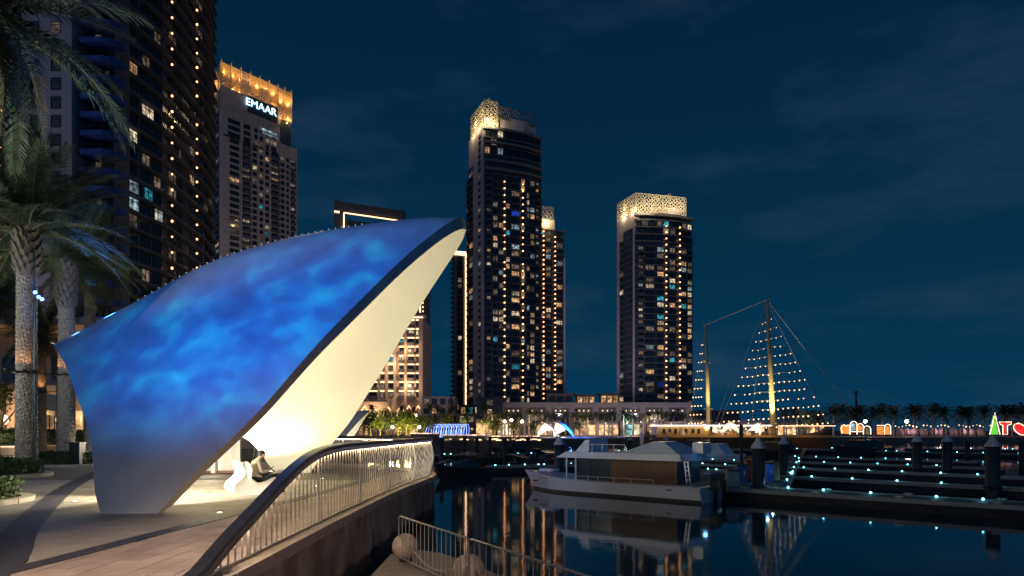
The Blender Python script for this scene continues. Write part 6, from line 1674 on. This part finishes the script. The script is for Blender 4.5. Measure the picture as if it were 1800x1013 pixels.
# service cabinets on the walkway
def cab_(label, px, D, w, h, mat, name, cat):
    t = thing(name, label, cat, (gx(px, D), D, DZ)); MB().box((0, 0, h / 2), (w, .5, h)).build('body', mat, t); MB().box((0, 0, h + .04), (w + .06, .56, .08)).build('lid', M['frame_dark'], t); MB().box((w * .2, -.27, h * .6), (.05, .05, .2)).build('handle', M['white_steel'], t)
cab_('red fire cabinet on the walkway left of the capped pile', 1317, 36, .42, 1.0, pmat('red_paint', (.30, .03, .03), .4, var=.1), 'fire_cabinet', 'cabinet')
cab_('blue service pedestal right of the jetty head pile', 1350, 34, .34, .95, pmat('blue_paint', (.03, .11, .42), .4, var=.1), 'service_pedestal', 'pedestal')
cab_('tan wooden locker beside the blue pedestal', 1362, 35.5, .32, 1.0, pmat('tan_wood', (.36, .24, .13), .6, var=.2), 'dock_locker', 'locker')
cab_('blue water drum on the jetty end left of the fire cabinet', 1302, 33.6, .5, .9, pmat('drum_blue', (.02, .07, .25), .5, var=.1), 'water_drum', 'drum')
cab_('grey dock box on the jetty end behind the houseboat motors', 1287, 31.6, .55, .75, pmat('box_grey', (.32, .34, .36), .5, var=.1), 'dock_box', 'dock box')
lamp('pedestal_light', 'POINT', (gx(1344, 33.6), 33.2, DZ + .9), 5, (.2, .5, 1.0), .08)
lamp('jetty_light', 'POINT', (gx(1374, 30), 31.0, DZ + .35), 3, (.4, .9, 1.0), .05)

# --- two masted ship with bulb strings
mat_mast = pmat('mast_cream', (0.52, 0.46, 0.30), .5, var=.1); mat_wood = pmat('ship_wood', (0.16, 0.09, 0.05), .5, var=.25); mat_gold = pmat('ship_deckhouse', (0.46, 0.30, 0.13), .5, var=.15)
DD = 110
SP = Vector((gx(1290, DD), DD, WZ))
ship = thing('sailing_ship', 'two masted wooden ship glowing golden with bulb strings shaped like a sail', 'ship', SP)
def sp(px, py, dy=0.0): q = at(px, py, DD); return Vector((q.x - SP.x, dy, q.z - SP.z))
X0, X1 = sp(1128, 760).x, sp(1462, 760).x
S = 28; b = MB()
for i in range(S + 1):
    f = i / S; x = X0 + (X1 - X0) * f; wd = 3.6 * math.sin(math.pi * min(1, .10 + f * .92)) ** .6 + .05; top = 2.05 + 1.5 * max(0, (f - .72) / .28) ** 2 + .6 * max(0, (.12 - f) / .12)
    b.v += [(x, -wd * .7, -.4), (x, -wd, top), (x, -wd + .2, top), (x, wd - .2, top), (x, wd, top), (x, wd * .7, -.4)]
for i in range(S):
    for k in range(5): a = i * 6 + k; b.f.append((a, a + 1, a + 7, a + 6)); b.m.append(0)
b.f.append(tuple(S * 6 + k for k in range(6))); b.f.append(tuple(reversed(range(6)))); b.m += [0, 0]
b.build('hull', mat_wood, ship)
MB().box(((X0 + X1) / 2, -3.5, 2.2), ((X1 - X0) * .9, .25, .35)).build('gunwale', mat_gold, ship)
cx0, cx1 = sp(1150, 760).x, sp(1240, 760).x
MB().box(((cx0 + cx1) / 2, 0, 2.9), (cx1 - cx0, 4.2, 1.9)).build('deckhouse', mat_gold, ship)
for px in (1162, 1172, 1182, 1191, 1200, 1212, 1222): MB().box((sp(px, 760).x, -2.14, 3.05), (.42, .1, .8)).build('window', M['w_dim'] if px % 2 else M['w_dark'], ship)
for px in (1262, 1282, 1302, 1322): MB().box((sp(px, 760).x, -.3, 2.4), (1.4, 2.0, .7)).build('hatch', mat_gold, ship)
MB().bar(sp(1137, 748.5, -2.6), sp(1345, 748.5, -2.6), .16, .14).build('boom_light', M['led_white'], ship)
MB().bar(sp(1358, 749, -2.6), sp(1455, 749, -2.6), .1, .1).build('boom_light', M['led_warm'], ship)
for px in (1140, 1190, 1290, 1340): MB().bar(sp(px, 748.5, -2.6), sp(px, 762, -2.6), .12).build('rail_post', mat_gold, ship)
MB().tube([sp(1360, 772), sp(1354.5, 650), sp(1348, 527)], [.46, .36, .26], 10).build('mast', mat_mast, ship, True)
MB().tube([sp(1245, 772), sp(1244, 670), sp(1240.5, 570)], [.36, .30, .2], 10).build('mast', mat_mast, ship, True)
for a, c in ((1348, 527), (1240.5, 571)): MB().bar(sp(a - 4, c + 1), sp(a + 4, c - 1), .18).build('mast_cap', mat_mast, ship)
MB().bar(sp(1236, 634), sp(1248, 639), .16).build('spreader', mat_mast, ship); MB().bar(sp(1238, 719), sp(1253, 719), .16).build('spreader', mat_mast, ship)
for a, c, r in (((1348, 527), (1502, 728), .06), ((1348, 527), (1241, 571), .05), ((1348, 527), (1258, 765), .03), ((1348, 530), (1462, 760), .03), ((1338, 560), (1320, 762), .02), ((1244, 640), (1252, 758), .02), ((1240, 575), (1212, 740), .02), ((1286, 665), (1258, 745), .03), ((1352, 640), (1368, 762), .03)):
    MB().tube([sp(*a), sp(*c)], r, 4).build('rigging', M['wire'], ship)
for k in range(26):
    px = random.uniform(1132, 1340); h = random.uniform(.3, 1.1); MB().box((sp(px, 760).x, random.uniform(-2.9, -1.2), 2.1 + h / 2), (random.uniform(.3, 1.1), random.uniform(.3, .8), h)).build('deck_gear', random.choice([mat_gold, mat_wood, M['conc_dark'], M['white_paint']]), ship)
for k in range(22): px = 1134 + k * 10.2; MB().bar((sp(px, 760).x, -3.5, 2.1), (sp(px, 760).x, -3.5, 3.0), .06).build('rail_post', mat_wood, ship)
MB().bar(sp(1445, 756, 0), sp(1502, 727, 0), .3).build('bowsprit', mat_wood, ship)
for k in range(13):
    f = k / 12; yL = 562 + 185 * f
    xl = 1340 - 74 * f ** 1.05; xr_ = 1356 + 99 * f ** .98
    y0, y1 = yL + 3 + 2 * f, yL - 5 - 2 * f
    p0, p1 = sp(xl, y0 + 4), sp(xr_, y1 + 3); L = (p1 - p0).length; n = max(3, int(L / .83))
    b = MB(); pts = []
    for i in range(n + 1):
        u = i / n; p = p0.lerp(p1, u) - Vector((0, 0, .10 * math.sin(math.pi * u * 3) ** 2)); pts.append(p)
    b.tube(pts, .02, 3, mi=1)
    for i, p in enumerate(pts):
        if random.random() < .93: b.ball(p - Vector((0, 0, .1)), (.07 + .065 * f) * random.uniform(.7, 1.15), 6, 4, 0)
    b.build('bulb_string', [M['bulb_sail'], M['wire']], ship)
for k in range(10):
    f = k / 9; y = 606 + 138 * f; p0, p1 = sp(1239 - 6 - 22 * f, y + 1), sp(1238, y); n = 2 + int(3 * f); b = MB(); b.tube([p0, p1], .02, 3, mi=1)
    for i in range(n): b.ball(p0.lerp(p1, i / n), (.07 + .05 * f), 6, 4, 0)
    b.build('bulb_string', [M['bulb_sail'], M['wire']], ship)
for px, py, e in ((1355, 768, 1), (1244, 768, 1)):
    q = at(px, py, DD); lamp('mast_uplight', 'SPOT', (q.x - .8, DD - 2.6, q.z + .6), 9000, (1.0, .78, .28), .15, at(px - 3, 640, DD), 50, .6)
for px, e in ((1150, 60), (1190, 110), (1230, 150), (1262, 220), (1300, 160), (1330, 200), (1400, 110)): q = at(px, 758, DD); lamp('ship_light', 'POINT', (q.x, DD - 4.6, q.z + 1.2), e * .85, (1.0, .58, .18), .25)
for px in (1262, 1280): pass

# ------------------------------------------------------------------ low landing with the ball bollards and the fence
mat_pont = pmat('landing_concrete', (.16, .14, .13), .8, var=.3, vscale=2.5, bump=.3, bscale=25)
LZ = -1.06
LP = [(-2.75, 14.9), (-2.2, 15.4), (-1.6, 15.0), (3.6, 6.3), (3.2, 5.0), (-1.6, 5.0), (-2.7, 8)]
t = thing('landing_stage', 'low grey landing stage below the quay wall, fenced and roped', 'landing stage', (0, 10, LZ))
on(t, MB().prism(LP, -3, LZ).build('deck_slab', mat_pont))
on(t, MB().prism([(p[0] * 1.0 + .02, p[1] + .02) for p in LP], LZ - .16, LZ - .03).build('fender_band', mat_fascia))
FA, FB = Vector((-2.42, 14.0, LZ)), Vector((2.4, 5.7, LZ))
mat_gal = pmat('fence_steel', (.36, .33, .31), .4, metal=.4, var=.15, vscale=4)
fd = FB - FA; fu = fd.normalized(); fh_ = .98
fp = thing('fence', 'thin steel bar fence running down right across the landing stage', 'fence', FA)
for (s0, s1) in ((0.0, 3.30), (3.36, 9.4)):
    b = MB(); P_ = [fu * s0 + Vector((0, 0, .05)), fu * s0 + Vector((0, 0, fh_ - .1)), fu * (s0 + .03) + Vector((0, 0, fh_ - .02)), fu * (s0 + .1) + Vector((0, 0, fh_)), fu * s1 + Vector((0, 0, fh_))]
    b.tube(P_, .020, 7); b.build('top_rail', mat_gal, fp, True)
    MB().tube([fu * s0 + Vector((0, 0, .10)), fu * s1 + Vector((0, 0, .10))], .016, 6).build('bottom_rail', mat_gal, fp)
    n = int((s1 - s0) / .205); me = MB().tube([(0, 0, .1), (0, 0, fh_)], .0095, 5).mesh('bar', mat_gal)
    for i in range(1, n + 1): p = fu * (s0 + (s1 - s0) * i / (n + .3)); ob('bar', me, fp, p)
    for s in (s0, s1): MB().tube([fu * s + Vector((0, 0, 0)), fu * s + Vector((0, 0, .5))], .02, 6).build('foot', mat_gal, fp)
mat_ball = pmat('ball_stone', (.42, .34, .28), .7, var=.2, vscale=5, bump=.25, bscale=50)
balls = []
for (x, y, lab) in ((-2.30, 14.1, 'round stone ball bollard at the far end of the landing'), (-.78, 11.8, 'round stone ball bollard at the bottom edge of the picture'), (.85, 9.2, 'round stone ball bollard below the bottom edge of the picture')):
    t = thing('ball_bollard', lab, 'bollard', (x, y, LZ), 0, 'stone ball bollards'); r = .285
    MB().ball((0, 0, r + .02), r, 28, 18).build('ball', mat_ball, t, True)
    MB().lathe([(.16, 0), (.16, .05)], n=16).build('base_ring', mat_fascia, t); balls.append(Vector((x, y, LZ + .36)))
mat_rope = pmat('rope', (.40, .33, .26), .9, var=.3, vscale=40, bump=.6, bscale=120)
for a, c, lab in ((balls[0], balls[1], 'slack rope hanging between the two stone balls'), (balls[1], balls[2], 'slack rope running off below the picture from the front ball')):
    d = (c - a); u = d.normalized(); a, c = a + u * .27, c - u * .27; pts = []
    for i in range(25):
        f = i / 24; p = a.lerp(c, f); p.z -= .30 * (1 - (2 * f - 1) ** 2); pts.append(p)
    tag(MB().tube(pts, .020, 8).build('rope', mat_rope, smooth=True), lab, 'rope', 'ropes between the stone balls')
lamp('landing_fill_light', 'SPOT', (6.5, -3.0, 5.0), 3000, (1.0, .66, .48), .15, (-1.6, 11.2, -.9), 36, .8)  # added off-view lamp to brighten the quay wall and landing
t = thing('landing_fill_post', 'added unseen lamp post in the water behind the camera, lighting landing and wall', 'street lamp', (6.5, -3.0, LZ)); MB().lathe([(.06, -3), (.05, 0), (.035, 6.1)], n=8).build('pole', M['black_steel'], t); MB().lathe([(.03, 6.1), (.18, 6.14), (.03, 6.24)], n=12).build('shade', M['black_steel'], t)
